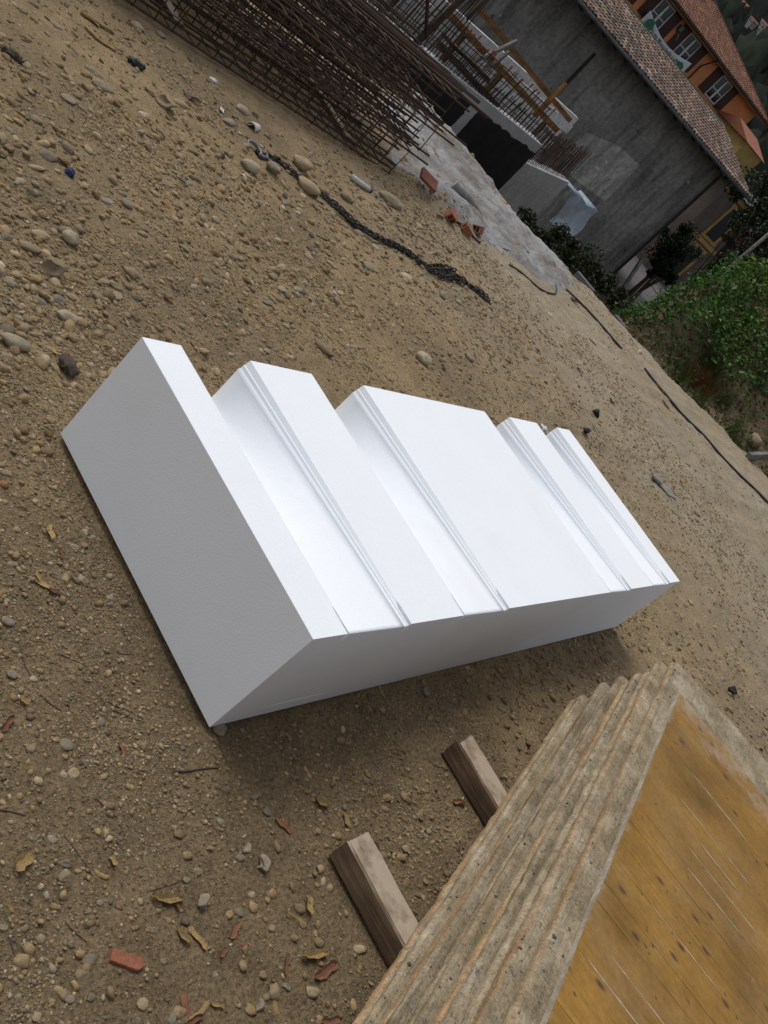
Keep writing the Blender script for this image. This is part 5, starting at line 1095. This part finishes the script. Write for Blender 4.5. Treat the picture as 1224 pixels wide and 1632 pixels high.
b = MB(); b.prism([(0, EZ - .04), (0, EZ + .02), (RD, roofz(RD) - .02), (RD * 2, EZ + .02), (RD * 2, EZ - .04), (RD, roofz(RD) - .10)], 0, S0, S1 + .7)
rf = b.build('roof', MAT['dark_timber'], gb)
x = S0 + .2
rb = MB(); rb.box((0, .45, 0), (.10, 1.0, .12)); rbm = rb.mesh('rafter', MAT['dark_timber'])
while x < S1 + .6:
    obj('rafter', rbm, (x, .02, EZ - .12), (math.atan(SL), 0, 0), parent=gb); x += .75
b = MB(); b.tube([(S0, -.05, EZ - .02), (S1 + .75, -.05, EZ - .02)], .07, 8); b.build('gutter', MAT['gutter'], gb, True)
b = MB(); b.tube([(S1 - .15, OV - .10, .3), (S1 - .15, OV - .10, EZ - .15), (S1 - .15, -.05, EZ - .03)], .06, 8); b.build('downpipe', MAT['gutter'], gb, True)
TPAL = 1.7 * np.array([(.095, .066, .052), (.12, .078, .06), (.075, .06, .05), (.14, .085, .062), (.095, .078, .066), (.17, .125, .10), (.062, .052, .046)])
def tiles(name, parent, s0, s1, vlen, slope, eave_z, off0, pitch, row, pal, clip=None, rad=.095, jit=.012):
    cs = math.cos(math.atan(slope)); sn = math.sin(math.atan(slope)); V = []; F = []; Cc = []; nb = 5
    nu = int((s1 - s0) / pitch); nv = int(vlen / row)
    for i in range(nu):
        for j in range(nv):
            u = s0 + (i + .5) * pitch + rnd.gauss(0, jit); v0 = j * row + rnd.gauss(0, jit); 
            if clip and not clip(u, (v0 + row * .5) * cs): continue
            c = pal[rnd.randrange(len(pal))] * rnd.uniform(.7, 1.25); base = len(V)
            for (v, r_, lift) in ((v0, rad, .035), (v0 + row * 1.12, rad * .82, .005)):
                for k in range(nb):
                    a = math.pi * k / (nb - 1); x_ = u + r_ * math.cos(a); h = r_ * .8 * math.sin(a) + lift
                    V.append((x_, off0 + v * cs - h * sn, eave_z + v * sn + h * cs)); Cc.append(c)
            F += [(base + k, base + k + 1, base + nb + k + 1, base + nb + k) for k in range(nb - 1)]
            F.append((base + 0, base + 4, base + 3, base + 1)); F.append((base + 1, base + 3, base + 2, base + 2))
    me = bpy.data.meshes.new(name); me.from_pydata(V, [], [f if f[2] != f[3] else f[:3] for f in F]); me.materials.append(MAT['tile'])
    c4 = np.ones((len(V), 4), np.float32); c4[:, :3] = np.array(Cc); at = me.attributes.new('Col', 'FLOAT_COLOR', 'POINT'); at.data.foreach_set('color', c4.ravel())
    return obj(name, me, parent=parent, kind='stuff')
tiles('roof_tile', gb, -6.0, S1 + .75, RD / math.cos(math.atan(SL)), SL, EZ + .04, 0.0, .215, .36, TPAL)
b = MB(); b.tube([(S0, RD, roofz(RD) + .06), (S1 + .7, RD, roofz(RD) + .06)], .05, 6); b.build('ridge_edge', MAT['moss_metal'], gb)
# grey lean-to roof behind the gable end
q = wp(15.2, 8.2, STREET); b = MB(); b.box((0, 0, 3.0), (4.2, 3.0, 6.0)); b.box((0, -.2, 6.75), (5.0, 4.0, .12), rot=Matrix.Rotation(.30, 3, 'X')); 
MAT['slate'] = rough_mat('blue_grey_sheet_roof', (.055, .065, .07), (.10, .115, .12), 2, .6, .2)
o = b.build('metal_roof_shed', MAT['slate'], label='blue-grey sheet-roofed annex beyond the gable of the grey building', category='shed'); o.location = q; o.rotation_euler = (0, 0, WROT)

# ------------------------------------------------------------------ orange house
OO = 22.0
MAT['orange'] = rough_mat('orange_render', (.55, .215, .080), (.66, .27, .105), 1.0, .9, .15, 10, .01)
MAT['orange_trim'] = rough_mat('ochre_soffit', (.34, .18, .06), (.45, .25, .09), 1.0, .9, .1)
MAT['shutter'] = rough_mat('dark_red_shutter', (.035, .008, .008), (.06, .014, .013), 4, .7, .1)
MAT['white_paint'] = rough_mat('white_paint', (.50, .51, .52), (.66, .67, .68), 4, .6, .05)
mg, nn, ll, pp = new_mat('window_glass'); pp.inputs['Base Color'].default_value = (.012, .016, .022, 1); pp.inputs['Roughness'].default_value = .12
MAT['glass'] = mg
oh = empty('orange_house', tuple(wp(0, OO, STREET)), WROT, label='orange rendered house with dark red shutters and brown tile roof behind the grey building', category='house')
OE = 6.75 - STREET; XA, XB = 8.0, 33.2
b = MB(); b.box(((XA + XB) / 2, 5.0, OE / 2), (XB - XA, 10.0, OE)); b.build('wall', MAT['orange'], oh)
b = MB(); b.box(((XA + XB) / 2, -.35, OE - .10), (XB - XA + 1.2, .72, .10)); b.build('soffit', MAT['orange_trim'], oh)
OSL = math.tan(math.radians(21)); RW = 5.9
b = MB(); zE = OE + .02; zr = zE + RW * OSL
V = [(XA - .6, -.75, zE), (XB + .6, -.75, zE), (XB + .6, 2 * RW - .75, zE), (XA - .6, 2 * RW - .75, zE), (XA - .6 + RW, RW - .75, zr), (XB + .6 - RW, RW - .75, zr)]
b.add(V, [(0, 1, 5, 4), (1, 2, 5), (2, 3, 4, 5), (3, 0, 4), (0, 3, 2, 1)]); orf = b.build('roof', MAT['terracotta_dark'], oh)
TP2 = 1.4 * np.array([(.145, .07, .045), (.165, .08, .05), (.12, .06, .042), (.185, .095, .06), (.135, .075, .052)])
tiles('roof_tile', oh, XA + 2, XB + .6, RW / math.cos(math.atan(OSL)), OSL, zE + .02, -.78, .24, .36, TP2, clip=lambda u, v: u < XB + .6 - v, rad=.11, jit=.006)
b = MB(); b.tube([(XB + .6, -.75, zE + .08), (XB + .6 - RW, RW - .75, zr + .08)], .12, 6); b.tube([(XB + .6 - RW, RW - .75, zr + .08), (XA - .6 + RW, RW - .75, zr + .08)], .12, 6); b.build('ridge_tile', MAT['terracotta_dark'], oh)
b = MB(); b.tube([(XA - .6, -.80, OE - .02), (XB + .6, -.80, OE - .02)], .08, 6); b.build('gutter', MAT['dark_timber'], oh)
b = MB(); b.tube([(26.35, -.10, .2), (26.35, -.10, OE - .9), (26.35, -.78, OE - .1)], .05, 6); b.build('downpipe', MAT['shutter'], oh)
def window(parent, s, zc, w_, h_):
    wd = empty('window', (s, 0, zc)); wd.parent = parent
    b = MB(); f = .07
    for (cx, cz, dx, dz) in ((0, h_ / 2 - f / 2, w_, f), (0, -h_ / 2 + f / 2, w_, f), (-w_ / 2 + f / 2, 0, f, h_ - 2 * f - .002), (w_ / 2 - f / 2, 0, f, h_ - 2 * f - .002), (0, 0, .16, h_ - 2 * f - .004)): b.box((cx, -.04, cz), (dx, .06, dz))
    b.box((-w_ / 4 - .02, -.035, -.12), (w_ / 2 - .2, .03, .05)); b.box((w_ / 4 + .02, -.035, -.12), (w_ / 2 - .2, .03, .05))
    b.build('frame', MAT['white_paint'], wd)
    for sx in (-1, 1):
        b = MB(); b.box((sx * w_ / 4, -.008, 0), (w_ / 2 - .06, .012, h_ - .1)); b.build('pane', MAT['glass'], wd)
    for sx in (-1, 1):
        b = MB(); b.box((0, 0, 0), (w_ * .58, .05, h_ + .1)); 
        for k in range(12): b.box((0, -.03, -h_ / 2 + .1 + k * (h_ - .2) / 11), (w_ * .46, .012, .05))
        o = b.build('shutter', MAT['shutter'], parent); o.location = (s + sx * (w_ / 2 + w_ * .30), -.045, zc)
for s in (17.6, 21.1, 24.5, 29.0): window(oh, s, 5.77 - STREET, 1.35, 1.55)
for s in (21.1, 24.5, 29.0): window(oh, s, 2.2 - STREET, 1.35, 1.75)
b = MB(); b.box((22.9, -.14, 6.2 - STREET), (.28, .26, .34)); b.tube([(22.9, -.02, 6.0 - STREET), (22.9, -.4, 5.85 - STREET), (23.0, -.45, 5.6 - STREET)], .07, 6); b.build('wall_lamp', MAT['gutter'], oh)
# banner hanging on the orange house
bn = empty('banner', tuple(wp(20.1, OO - .3, 4.35)), WROT, label='white cloth banner with a green round emblem hung on the orange house', category='banner')
def bwave(u, v): return -.04 + .05 * math.sin(u * 2.1) * (1 - v) + .03 * math.sin(u * 5 + v * 4)
def btop(u): return 1.15 - .62 * math.sin(math.pi * min(1, u / 5.4)) ** 1.0 * .75 if u < 5.4 else 1.15
BL = 5.3; b = MB(); n, m_ = 40, 6; V = []
for i in range(n + 1):
    for j in range(m_ + 1):
        u = BL * i / n; v = j / m_; V.append((u, bwave(u, v), v * btop(u)))
b.add(V, [(i * (m_ + 1) + j, (i + 1) * (m_ + 1) + j, (i + 1) * (m_ + 1) + j + 1, i * (m_ + 1) + j + 1) for i in range(n) for j in range(m_)])
MAT['cloth'] = rough_mat('white_banner_cloth', (.55, .57, .62), (.66, .68, .72), 2, .8, .2)
o = b.build('cloth', MAT['cloth'], bn, True); so = o.modifiers.new('t', 'SOLIDIFY'); so.thickness = .01
MAT['emblem'] = rough_mat('green_emblem', (.02, .12, .05), (.05, .20, .09), 8, .8, 0); MAT['ink'] = rough_mat('dark_green_ink', (.012, .02, .02), (.03, .045, .045), 8, .8, 0)
b = MB(); b.tube([(.62, -.13, .60), (.62, -.145, .60)], .36, 24); b.build('emblem', MAT['emblem'], bn)
def text_part(body, size, x, z, mat, rotd=0):
    cu = bpy.data.curves.new('lettering', 'FONT'); cu.body = body; cu.size = size; cu.extrude = .004
    to = bpy.data.objects.new('lettering', cu); COL.objects.link(to); dg = bpy.context.evaluated_depsgraph_get()
    me = bpy.data.meshes.new_from_object(to.evaluated_get(dg)); bpy.data.objects.remove(to); bpy.data.curves.remove(cu)
    for v in me.vertices:
        u, zz = v.co.x, v.co.y; X_ = x + u; sag = btop(X_) - 1.15
        v.co = Vector((X_, bwave(X_, .5) - .02 - v.co.z, z + zz + sag * .75))
    me.materials.append(MAT[mat]); obj('lettering', me, parent=bn)
text_part('Area Municipale Aperta', .40, 1.05, .68, 'ink'); text_part('Visite guidate', .22, 1.75, .44, 'ink')
b = MB(); b.prism([(4.35, .25), (4.6, .32), (4.85, .2), (5.0, .55), (4.75, .75), (4.45, .62)], 1, -.14, -.13); b.build('printed_mark', MAT['emblem'], bn)

# ------------------------------------------------------------------ ochre-trimmed house farther down the street
MAT['ochre'] = rough_mat('ochre_trim', (.30, .19, .055), (.42, .28, .09), 2, .9, .2); MAT['pinkish'] = rough_mat('dull_pink_render', (.09, .07, .058), (.14, .11, .09), 1, .9, .2)
OH0 = pd(1150, 372, 62.0); VD = np.array([.955, -.297])
yh = empty('ochre_house', (OH0[0], OH0[1], STREET), math.atan2(VD[1], VD[0]), label='dull pink house with ochre window surrounds and quoins beyond the grey building', category='house')
b = MB(); b.box((2.2, 4.0, 3.4), (9.0, 7.0, 6.8)); b.build('wall', MAT['pinkish'], yh)
for i in range(14):
    b = MB(); wd = .55 if i % 2 else .85; b.box((6.7 - wd / 2, .47, .25 + i * .47), (wd, .06, .40)); b.build('quoin', MAT['ochre'], yh)
for (cx, cz) in ((0.1, 5.0), (3.6, 5.0), (0.1, 1.9), (3.6, 1.9)):
    wd = empty('window', (cx, .48, cz)); wd.parent = yh
    b = MB(); b.box((-.75, -.03, 0), (.22, .08, 2.2)); b.box((.75, -.03, 0), (.22, .08, 2.2)); b.box((0, -.03, 1.2), (1.9, .08, .22)); b.box((0, -.05, -1.2), (1.9, .12, .2)); b.build('surround', MAT['ochre'], wd)
    b = MB(); b.box((0, .0, 0), (1.26, .02, 2.15)); b.build('pane', MAT['glass'], wd)
b = MB(); b.box((2.2, .44, 3.5), (8.9, .10, .28)); b.build('string_course', MAT['ochre'], yh)
b = MB(); b.box((2.2, .42, 6.6), (9.3, .16, .3)); b.build('cornice', MAT['ochre'], yh)
b = MB(); b.prism([(-.3, 6.82), (4.0, 7.5), (8.2, 6.82)], 0, -2.8, 7.3); b.build('roof', MAT['slate'], yh)
q = pd(1205, 244, 64.0); b = MB(); b.box((0, 2, (q[2] - STREET) / 2), (2.4, 3.6, q[2] - STREET)); 
py2 = empty('pale_ochre_house', (q[0], q[1], STREET), math.atan2(VD[1], VD[0]), label='pale ochre house wall with a small red roof beside the orange house', category='house')
b.build('wall', MAT['ochre'], py2); b = MB(); b.prism([(.0, q[2] - STREET + .004), (2, q[2] - STREET + .7), (4.0, q[2] - STREET + .004)], 0, -1.4, 1.4); b.build('roof', MAT['terracotta'], py2)
# ------------------------------------------------------------------ street
MAT['paving'] = rough_mat('purplish_paving', (.085, .075, .078), (.13, .115, .118), .6, .9, .2, 5, .02, world=True)
SP = [(44, 13.2), (60, 14), (110, 22), (190, 40), (190, 75), (110, 47), (72, 31), (52, 22.5), (44, 18.6)]
b = MB(); b.add([(a, c, STREET + .035) for a, c in SP], [tuple(range(len(SP)))]); b.build('street', MAT['paving'], kind='structure')
MAT['kerb'] = rough_mat('kerb_stone', (.10, .10, .10), (.17, .17, .17), 2, .9, .2)
for k in range(4):
    A_ = pz(1028 + k * 9, 444 - k * 3, STREET); B_ = pz(1052 + k * 9, 478 - k * 3, STREET); L = float(np.linalg.norm(B_ - A_)); b = MB(); b.box((0, 0, .06), (L, .18, .12)); o = b.build('kerb', MAT['kerb'], label='stone kerb edge of the shallow steps down to the street', category='kerb', group='kerb edges of the steps'); o.location = (A_ + B_) / 2; o.rotation_euler = (0, 0, math.atan2(B_[1] - A_[1], B_[0] - A_[0]))
# posts and rails near the corner of the grey building
q = wp(12.0, -.6, STREET); beam((q[0], q[1], STREET), tuple(pd(1024, 412, float((R @ (q - CAM))[2]))), (.14, .14), 'plank_grey', 'pale post leaning at the corner of the grey building', 'corner_post', 'post')
for px_, py__, D, lab in ((1212, 384, 24, 'slim pale pole rising beyond the green mound, the taller one'), (1215, 447, 19, 'slim pale pole rising beyond the green mound, the nearer one')):
    q = pd(px_, py__, D); b = MB(); b.tube([(q[0], q[1], STREET), (q[0], q[1], q[2] + (2.5 if D == 24 else .9))], .045, 8); b.build('pole', MAT['plank_grey'], smooth=True, org=(q[0], q[1], STREET), label=lab, category='pole')
# white slab edge at the brink
for p0, p1, lab in (((924, 428), (952, 462), 'pale concrete slab edge at the brink of the yard near the grey building'), ((985, 498), (1002, 520), 'white broken slab edge at the brink below the green mound')):
    A_ = pz(*p0); B_ = pz(*p1); L = float(np.linalg.norm(B_ - A_)); b = MB(); b.box((0, 0, 0), (L * .9, .07, .14)); o = b.build('slab_edge', MAT['kerb'], label=lab, category='slab'); o.location = ((A_ + B_) / 2) + np.array([0, 0, -.10]); o.rotation_euler = (.1, 0, math.atan2(B_[1] - A_[1], B_[0] - A_[0]))

# ------------------------------------------------------------------ vegetation
def leaf_cloud(P, S, pal, wts, name, up=.5, aspect=.62):
    """P points, S sizes: one folded four-sided leaf at each point"""
    n = len(P); nrm = rng.normal(0, 1, (n, 3)); nrm[:, 2] = np.abs(nrm[:, 2]) + up; nrm /= np.linalg.norm(nrm, axis=1)[:, None]
    t = np.cross(nrm, rng.normal(0, 1, (n, 3))); t /= np.linalg.norm(t, axis=1)[:, None]; u = np.cross(nrm, t); s = S[:, None]
    V = np.stack([P - t * s * .5, P + u * s * aspect * .5 + nrm * s * .08, P + t * s * .5 - nrm * s * .10, P - u * s * aspect * .5 + nrm * s * .08], 1).reshape(-1, 3)
    F = (np.arange(n) * 4)[:, None] + np.array([[0, 1, 2, 0], [0, 2, 3, 0]])[None].reshape(1, 8)[:, :]
    F = np.concatenate([(np.arange(n) * 4)[:, None] + np.array([0, 1, 2]), (np.arange(n) * 4)[:, None] + np.array([0, 2, 3])])
    c = pal[rng.choice(len(pal), n, p=wts)] * rng.uniform(.7, 1.3, (n, 1))
    if name == 'ground_ivy': c = c * (0.7 + 0.9 * np.clip(fbm(P[:, 0], P[:, 1], 1.7, 210, 3) + .5, 0, 1))[:, None] * np.where(fbm(P[:, 0], P[:, 1], 1.1, 220, 2)[:, None] > .18, np.array([1.5, 1.15, .9]), 1.0)
    return mesh_np(name, V, F, MAT['leaf'], False, np.repeat(c, 4, 0))
MAT['mound'] = rough_mat('brown_earth_bank', (.095, .068, .042), (.16, .115, .068), 1.6, .95, .8, 12, .05, c3=(.23, .165, .10), world=True)
def moundz(x, y):
    d = -edge_dist(x, y); mk = sstep(5.3, 4.0, y - .12 * (x - 11.0)); 
    h = -.22 + 1.62 * sstep(-.1, 3.4, d) + .30 * fbm(x, y, .7, 91, 3) * sstep(.2, 1.5, d) + .10 * fbm(x, y, 3, 95, 3)
    return STREET * (1 - mk) + h * mk - .5 * sstep(8, 14, d)
xs = np.concatenate([np.arange(9.3, 16, .07), np.arange(16, 26, .4)]); ys = np.concatenate([np.arange(-16, -4, .5), np.arange(-4, 6.6, .07)]); X, Y = np.meshgrid(xs, ys, indexing='ij'); Z = moundz(X, Y); Z = np.where(edge_dist(X, Y) > .12, -1.0, Z)
idx = np.arange(X.size).reshape(X.shape); F = np.stack([idx[:-1, :-1], idx[1:, :-1], idx[1:, 1:], idx[:-1, 1:]], -1).reshape(-1, 4); F = F[(edge_dist(X, Y).ravel()[F] < .3).all(1)]
us, inv = np.unique(F, return_inverse=True)
obj('earth_bank', mesh_np('earth_bank', np.stack([X, Y, Z], -1).reshape(-1, 3)[us], inv.reshape(-1, 4), MAT['mound'], True), kind='structure')
GP = np.array([(.045, .105, .018), (.06, .13, .025), (.035, .08, .018), (.085, .16, .035), (.03, .06, .02)]); GW = np.array([.3, .25, .22, .13, .10])
n = 90000; x = rng.uniform(9.7, 17, n); y = rng.uniform(-3, 5.6, n); d = -edge_dist(x, y); z = moundz(x, y)
dens = sstep(.75, 1.55, d + 1.0 * fbm(x, y, .9, 120, 3) + .55 * sstep(2.4, 4.2, y)) * sstep(-1.2, -.1, z)
k = rng.random(n) < dens; x, y, z = x[k], y[k], z[k]; hh = (.22 + .60 * np.clip(fbm(x, y, 2.2, 130, 3) + .25, 0, 1)); t = rng.random(len(x)) ** .6
P = np.stack([x + rng.normal(0, .04, len(x)), y + rng.normal(0, .04, len(x)), z + hh * t], -1)
obj('ground_ivy', leaf_cloud(P, rng.uniform(.04, .095, len(x)), GP * 1.05, GW, 'ground_ivy', .9), kind='stuff', label='dense green leafy creeper covering the top of the earth bank', category='creeper')
n = 42000; x = rng.uniform(9.6, 15, n); y = rng.uniform(-3, 5, n); d = -edge_dist(x, y); z = moundz(x, y)
k = (d > .12) & (d < 2.2) & (rng.random(n) < np.clip(.6 + 1.8 * fbm(x, y, 1.3, 140, 3), 0, 1) * sstep(-1, -.2, z)); x, y, z = x[k], y[k], z[k]
P = np.stack([x, y, z + .16 * rng.random(len(x)) ** 1.3], -1)
WP_ = np.array([(.05, .085, .02), (.075, .10, .03), (.12, .11, .04), (.15, .07, .03), (.04, .06, .02)])
obj('weeds', leaf_cloud(P, rng.uniform(.03, .075, len(x)), WP_, np.array([.35, .25, .2, .08, .12]), 'weeds', .5), kind='stuff', label='patchy low weeds on the bare lower slope of the earth bank', category='weeds')
def grass_tuft(x, y, h, n, lab, pal, name='grass_tuft'):
    V = []; F = []; C_ = []; z0 = float(moundz(np.array([x]), np.array([y]))[0])
    for i in range(n):
        a = rnd.uniform(0, 6.28); r_ = rnd.random() * .12; bx, by = x + r_ * math.cos(a), y + r_ * math.sin(a); lx, ly = rnd.gauss(0, .35) * h, rnd.gauss(0, .35) * h; hh_ = h * rnd.uniform(.5, 1.1); w_ = .006; p = a + 1.57
        base = len(V); V += [(bx - w_ * math.cos(p), by - w_ * math.sin(p), z0 - .03), (bx + w_ * math.cos(p), by + w_ * math.sin(p), z0 - .03), (bx + lx * .4 + w_ * math.cos(p), by + ly * .4, z0 + hh_ * .6), (bx + lx * .4 - w_ * math.cos(p), by + ly * .4, z0 + hh_ * .6), (bx + lx, by + ly, z0 + hh_)]
        F += [(base, base + 1, base + 2), (base, base + 2, base + 3), (base + 3, base + 2, base + 4)]; c = pal[rnd.randrange(len(pal))]; C_ += [c] * 5
    obj(name, mesh_np(name, V, F, MAT['leaf'], False, np.array(C_)), label=lab, category='weed', group='dry reddish weeds on the bank' if 'reddish' in lab else 'green grass tufts on the bank')
RED = [(.20, .06, .02), (.26, .09, .03), (.15, .05, .02)]; GRN = [(.06, .11, .03), (.10, .14, .04), (.14, .15, .05)]
for px_, py__, D in ((1130, 562, 12.9), (1150, 570, 12.9), (1165, 566, 13.0), (1182, 580, 12.9)):
    q = pd(px_, py__, D); grass_tuft(q[0], q[1], .30, 60, 'dry reddish weed tuft on the slope of the earth bank', RED, 'dry_weed')
for px_, py__, D in ((1175, 535, 13.2), (1195, 545, 13.2), (1205, 560, 13), (1185, 690, 12.6), (1140, 625, 12.7), (1215, 650, 12.8), (1100, 590, 12.7), (1215, 590, 13)):
    q = pd(px_, py__, D); grass_tuft(q[0], q[1], .38, 90, 'tuft of long green grass on the slope of the earth bank', GRN)
# pole and board lying on the slope
def on_mound(px_, py__):
    for D in np.arange(11.5, 16, .02):
        q = pd(px_, py__, D)
        if q[2] < float(moundz(np.array([q[0]]), np.array([q[1]]))[0]): break
    return q
A_ = on_mound(1192, 604); B_ = on_mound(1226, 632); beam(A_ + np.array([0, 0, .04]), B_ + (B_ - A_) * .6 + np.array([0, 0, .05]), (.06, .06), 'plank_grey', 'pale weathered pole lying on the slope of the earth bank', 'wood_pole', 'pole')
A_ = pd(1186, 731, 12.35); B_ = pd(1226, 727, 12.75); beam(A_ + np.array([0, 0, .04]), B_ + (B_ - A_) * .6, (.05, .12), 'plank_grey', 'pale grey board end sticking out at the foot of the earth bank', 'board_end', 'board')
for i, p in enumerate(((1127, 546), (1137, 561), (1153, 572), (1175, 578), (1190, 573))):
    q = on_mound(*p); V, F = ICO1; o = obj('white_scrap', mesh_np('white_scrap', V * (1 + rng.normal(0, .2, (len(V), 1))) * .028, F, MAT['white_plastic']), tuple(q + np.array([0, 0, .03])), label='small white litter scrap among weeds on the earth bank', category='litter', group='white scraps on the bank')
q = on_mound(1198, 706); put_stone(q[0], q[1], .3, .2, .2, .3, 'tan', 'brown boulder at the foot of the earth bank'); bpy.context.scene.collection.objects[-1].location.z = q[2] - .05

def tree(name, base, h, rad, lab, cat, pal, nleaf, lsz, trunk_r=.15, squash=1.0, grp=None):
    root = empty(name, tuple(base), 0, label=lab, category=cat)
    if grp: root['group'] = grp
    b = MB(); th = h * .55; b.tube([(0, 0, -.1), (.06, .03, th * .5), (0, .1, th), (.1, 0, h * .85)], [trunk_r, trunk_r * .75, trunk_r * .5, trunk_r * .15], 7)
    r_ = random.Random(int(base[0] * 10)); cl = []
    for i in range(9):
        a = r_.uniform(0, 6.28); e = r_.uniform(.3, .95); q = np.array([rad * e * .8 * math.cos(a), rad * e * .8 * math.sin(a), h - rad * squash + rad * squash * r_.uniform(-.7, .75)]); cl.append(q)
        b.tube([(0, .05, th * r_.uniform(.5, .95)), q * .6 + np.array([0, 0, q[2] * .25]), q], [trunk_r * .35, trunk_r * .2, trunk_r * .06], 5)
    b.build('trunk', MAT['twig'], root, True)
    P = []
    for i in range(26):
        c = cl[i % 9] + np.array([r_.gauss(0, rad * .28) for _ in range(3)]) * np.array([1, 1, squash]); m = nleaf // 26; v = rng.normal(0, 1, (m, 3)); v /= np.linalg.norm(v, axis=1)[:, None]
        P.append(c + v * (rad * r_.uniform(.22, .42)) * rng.random((m, 1)) ** .4 * np.array([1, 1, .75]))
    P = np.concatenate(P); pl = np.array(pal); w_ = np.ones(len(pl)) / len(pl)
    obj('crown', leaf_cloud(P, rng.uniform(lsz * .6, lsz * 1.3, len(P)), pl, w_, 'crown', .3), parent=root)
DK = [(.020, .032, .014), (.028, .045, .018), (.016, .024, .012)]; PK = [(.05, .035, .032), (.035, .035, .022), (.065, .042, .042)]
def at_street(px_, py__, D): q = pd(px_, py__, D); return (q[0], q[1], STREET), q[2] - STREET
for px_, py__, D, rad, lab, pal, nm in ((1078, 402, 47, 1.3, 'dark evergreen shrub hanging beside the corner of the grey building', DK, 'dark_shrub'), (1218, 345, 50, 1.7, 'dark dense tree beyond the eaves of the grey building', DK, 'dark_tree'), (1252, 340, 44, 2.2, 'tall dark tree with a ragged crown beyond the street', DK, 'dark_tree'), (1193, 405, 42, 1.1, 'reddish-leaved shrub beside the street', PK, 'reddish_shrub'), (1160, 440, 36, .7, 'small dark shrub between the street and the green mound', DK, 'dark_shrub'), (1228, 428, 34, 1.3, 'dark bushy tree behind the slim pale poles', DK, 'dark_tree'), (1058, 432, 44, .6, 'low dark bush at the near edge of the paving', DK, 'dark_shrub')):
    bs, hh = at_street(px_, py__, D); tree(nm, bs, max(1.0, hh + rad * .9), rad, lab, 'tree' if 'tree' in nm else 'shrub', pal, 5200, .20 if rad > 1.5 else .14, .14, .9)
# shrubs growing in the excavation below the plastic sheet
for px_, py__, D, rad, lab in ((862, 392, 17.0, .55, 'dark green bush growing below the plastic sheet'), (915, 412, 20.0, .75, 'larger dark green bush at the foot of the grey building wall'), (948, 448, 23, .6, 'small dark bush by the corner of the grey building')):
    q = pd(px_, py__, D); zb = g1(q[0], q[1]); tree('pit_bush', (q[0], q[1], zb), max(.8, q[2] - zb + rad * .6), rad, lab, 'bush', [(.018, .030, .012), (.028, .042, .015), (.045, .045, .02)], 4200, .09, .06, .9, 'bushes in the excavation')

# ------------------------------------------------------------------ wooded hillside and far houses
az0 = math.atan2(.33, .84); na, nr = 260, 150
aa = np.linspace(az0 - .75, az0 + .75, na); rr = np.concatenate([np.linspace(120, 420, 100), np.linspace(430, 1500, 50)]); A_, R_ = np.meshgrid(aa, rr, indexing='ij')
X = CAM[0] + R_ * np.cos(A_); Y = CAM[1] + R_ * np.sin(A_)
Zb = STREET + np.maximum(0, R_ - 130) * .22 + np.maximum(0, R_ - 300) * .12 + 22 * fbm(X, Y, .006, 150, 3) * sstep(130, 300, R_)
can = 13 * np.abs(fbm(X, Y, .05, 160, 3)) + 5 * np.abs(fbm(X, Y, .17, 165, 2)); can = can + rng.normal(0, 1.3, X.shape); Z = Zb + can * sstep(120, 170, R_)
cmix = (fbm(X, Y, .03, 170, 3) + .5)[..., None]; C1 = np.array([.012, .026, .020]); C2 = np.array([.030, .046, .024]); colr = C1 + (C2 - C1) * np.clip(cmix, 0, 1); colr = 0.25 * colr * (0.6 + 0.9 * np.clip(fbm(X, Y, .2, 175, 2) + .5, 0, 1))[..., None] * rng.uniform(.5, 1.5, X.shape)[..., None]
idx = np.arange(X.size).reshape(X.shape); F = np.stack([idx[:-1, :-1], idx[1:, :-1], idx[1:, 1:], idx[:-1, 1:]], -1).reshape(-1, 4)
obj('hill', mesh_np('hill', np.stack([X, Y, Z], -1).reshape(-1, 3), F, MAT['woodland'], False, colr.reshape(-1, 3)), kind='structure')
MAT['far_white'] = rough_mat('far_white_render', (.42, .42, .42), (.55, .55, .54), .3, .9, 0); MAT['far_pink'] = rough_mat('far_pink_render', (.30, .22, .20), (.38, .28, .26), .3, .9, 0)
def hillhit(px_, py__):
    d = ray(px_, py__)
    for D in np.arange(140, 1400, 2.0):
        q = CAM + d * D; r_ = math.hypot(q[0] - CAM[0], q[1] - CAM[1]); zz = STREET + max(0, r_ - 130) * .22 + max(0, r_ - 300) * .12 + 22 * float(fbm(np.array([q[0]]), np.array([q[1]]), .006, 150, 3)[0])
        if q[2] < zz + 6: return q, D
    return q, D
for px_, py__, w_, lab, mt in ((1199, 31, 9, 'small white house on the wooded hillside', 'far_white'), (1217, 38, 13, 'larger white house with a brown roof on the wooded hillside', 'far_white'), (1205, 37, 7, 'small bluish house below the white one on the hillside', 'far_pink'), (1187, 8, 13, 'pinkish farm building higher on the hillside', 'far_pink'), (1212, 47, 6, 'little pale hut lowest on the hillside', 'far_white')):
    q, D = hillhit(px_, py__); s = w_ / FPX * D; root = empty('far_house', (q[0], q[1], q[2] - s * .8), math.atan2(q[1], q[0]) + 1.4, label=lab, category='house', group='houses on the far hillside')
    b = MB(); b.box((0, 0, 0), (s, s * .7, s * 1.6)); b.build('wall', MAT[mt], root)
    b = MB(); b.prism([(-s * .42, s * .81), (0, s * 1.1), (s * .42, s * .81)], 0, -s * .56, s * .56); b.build('roof', MAT['terracotta_dark'], root)
    for k in (-1, 1): b = MB(); b.box((k * s * .25, s * .355, s * .45), (s * .16, .2, s * .22)); b.build('window', MAT['glass'], root)
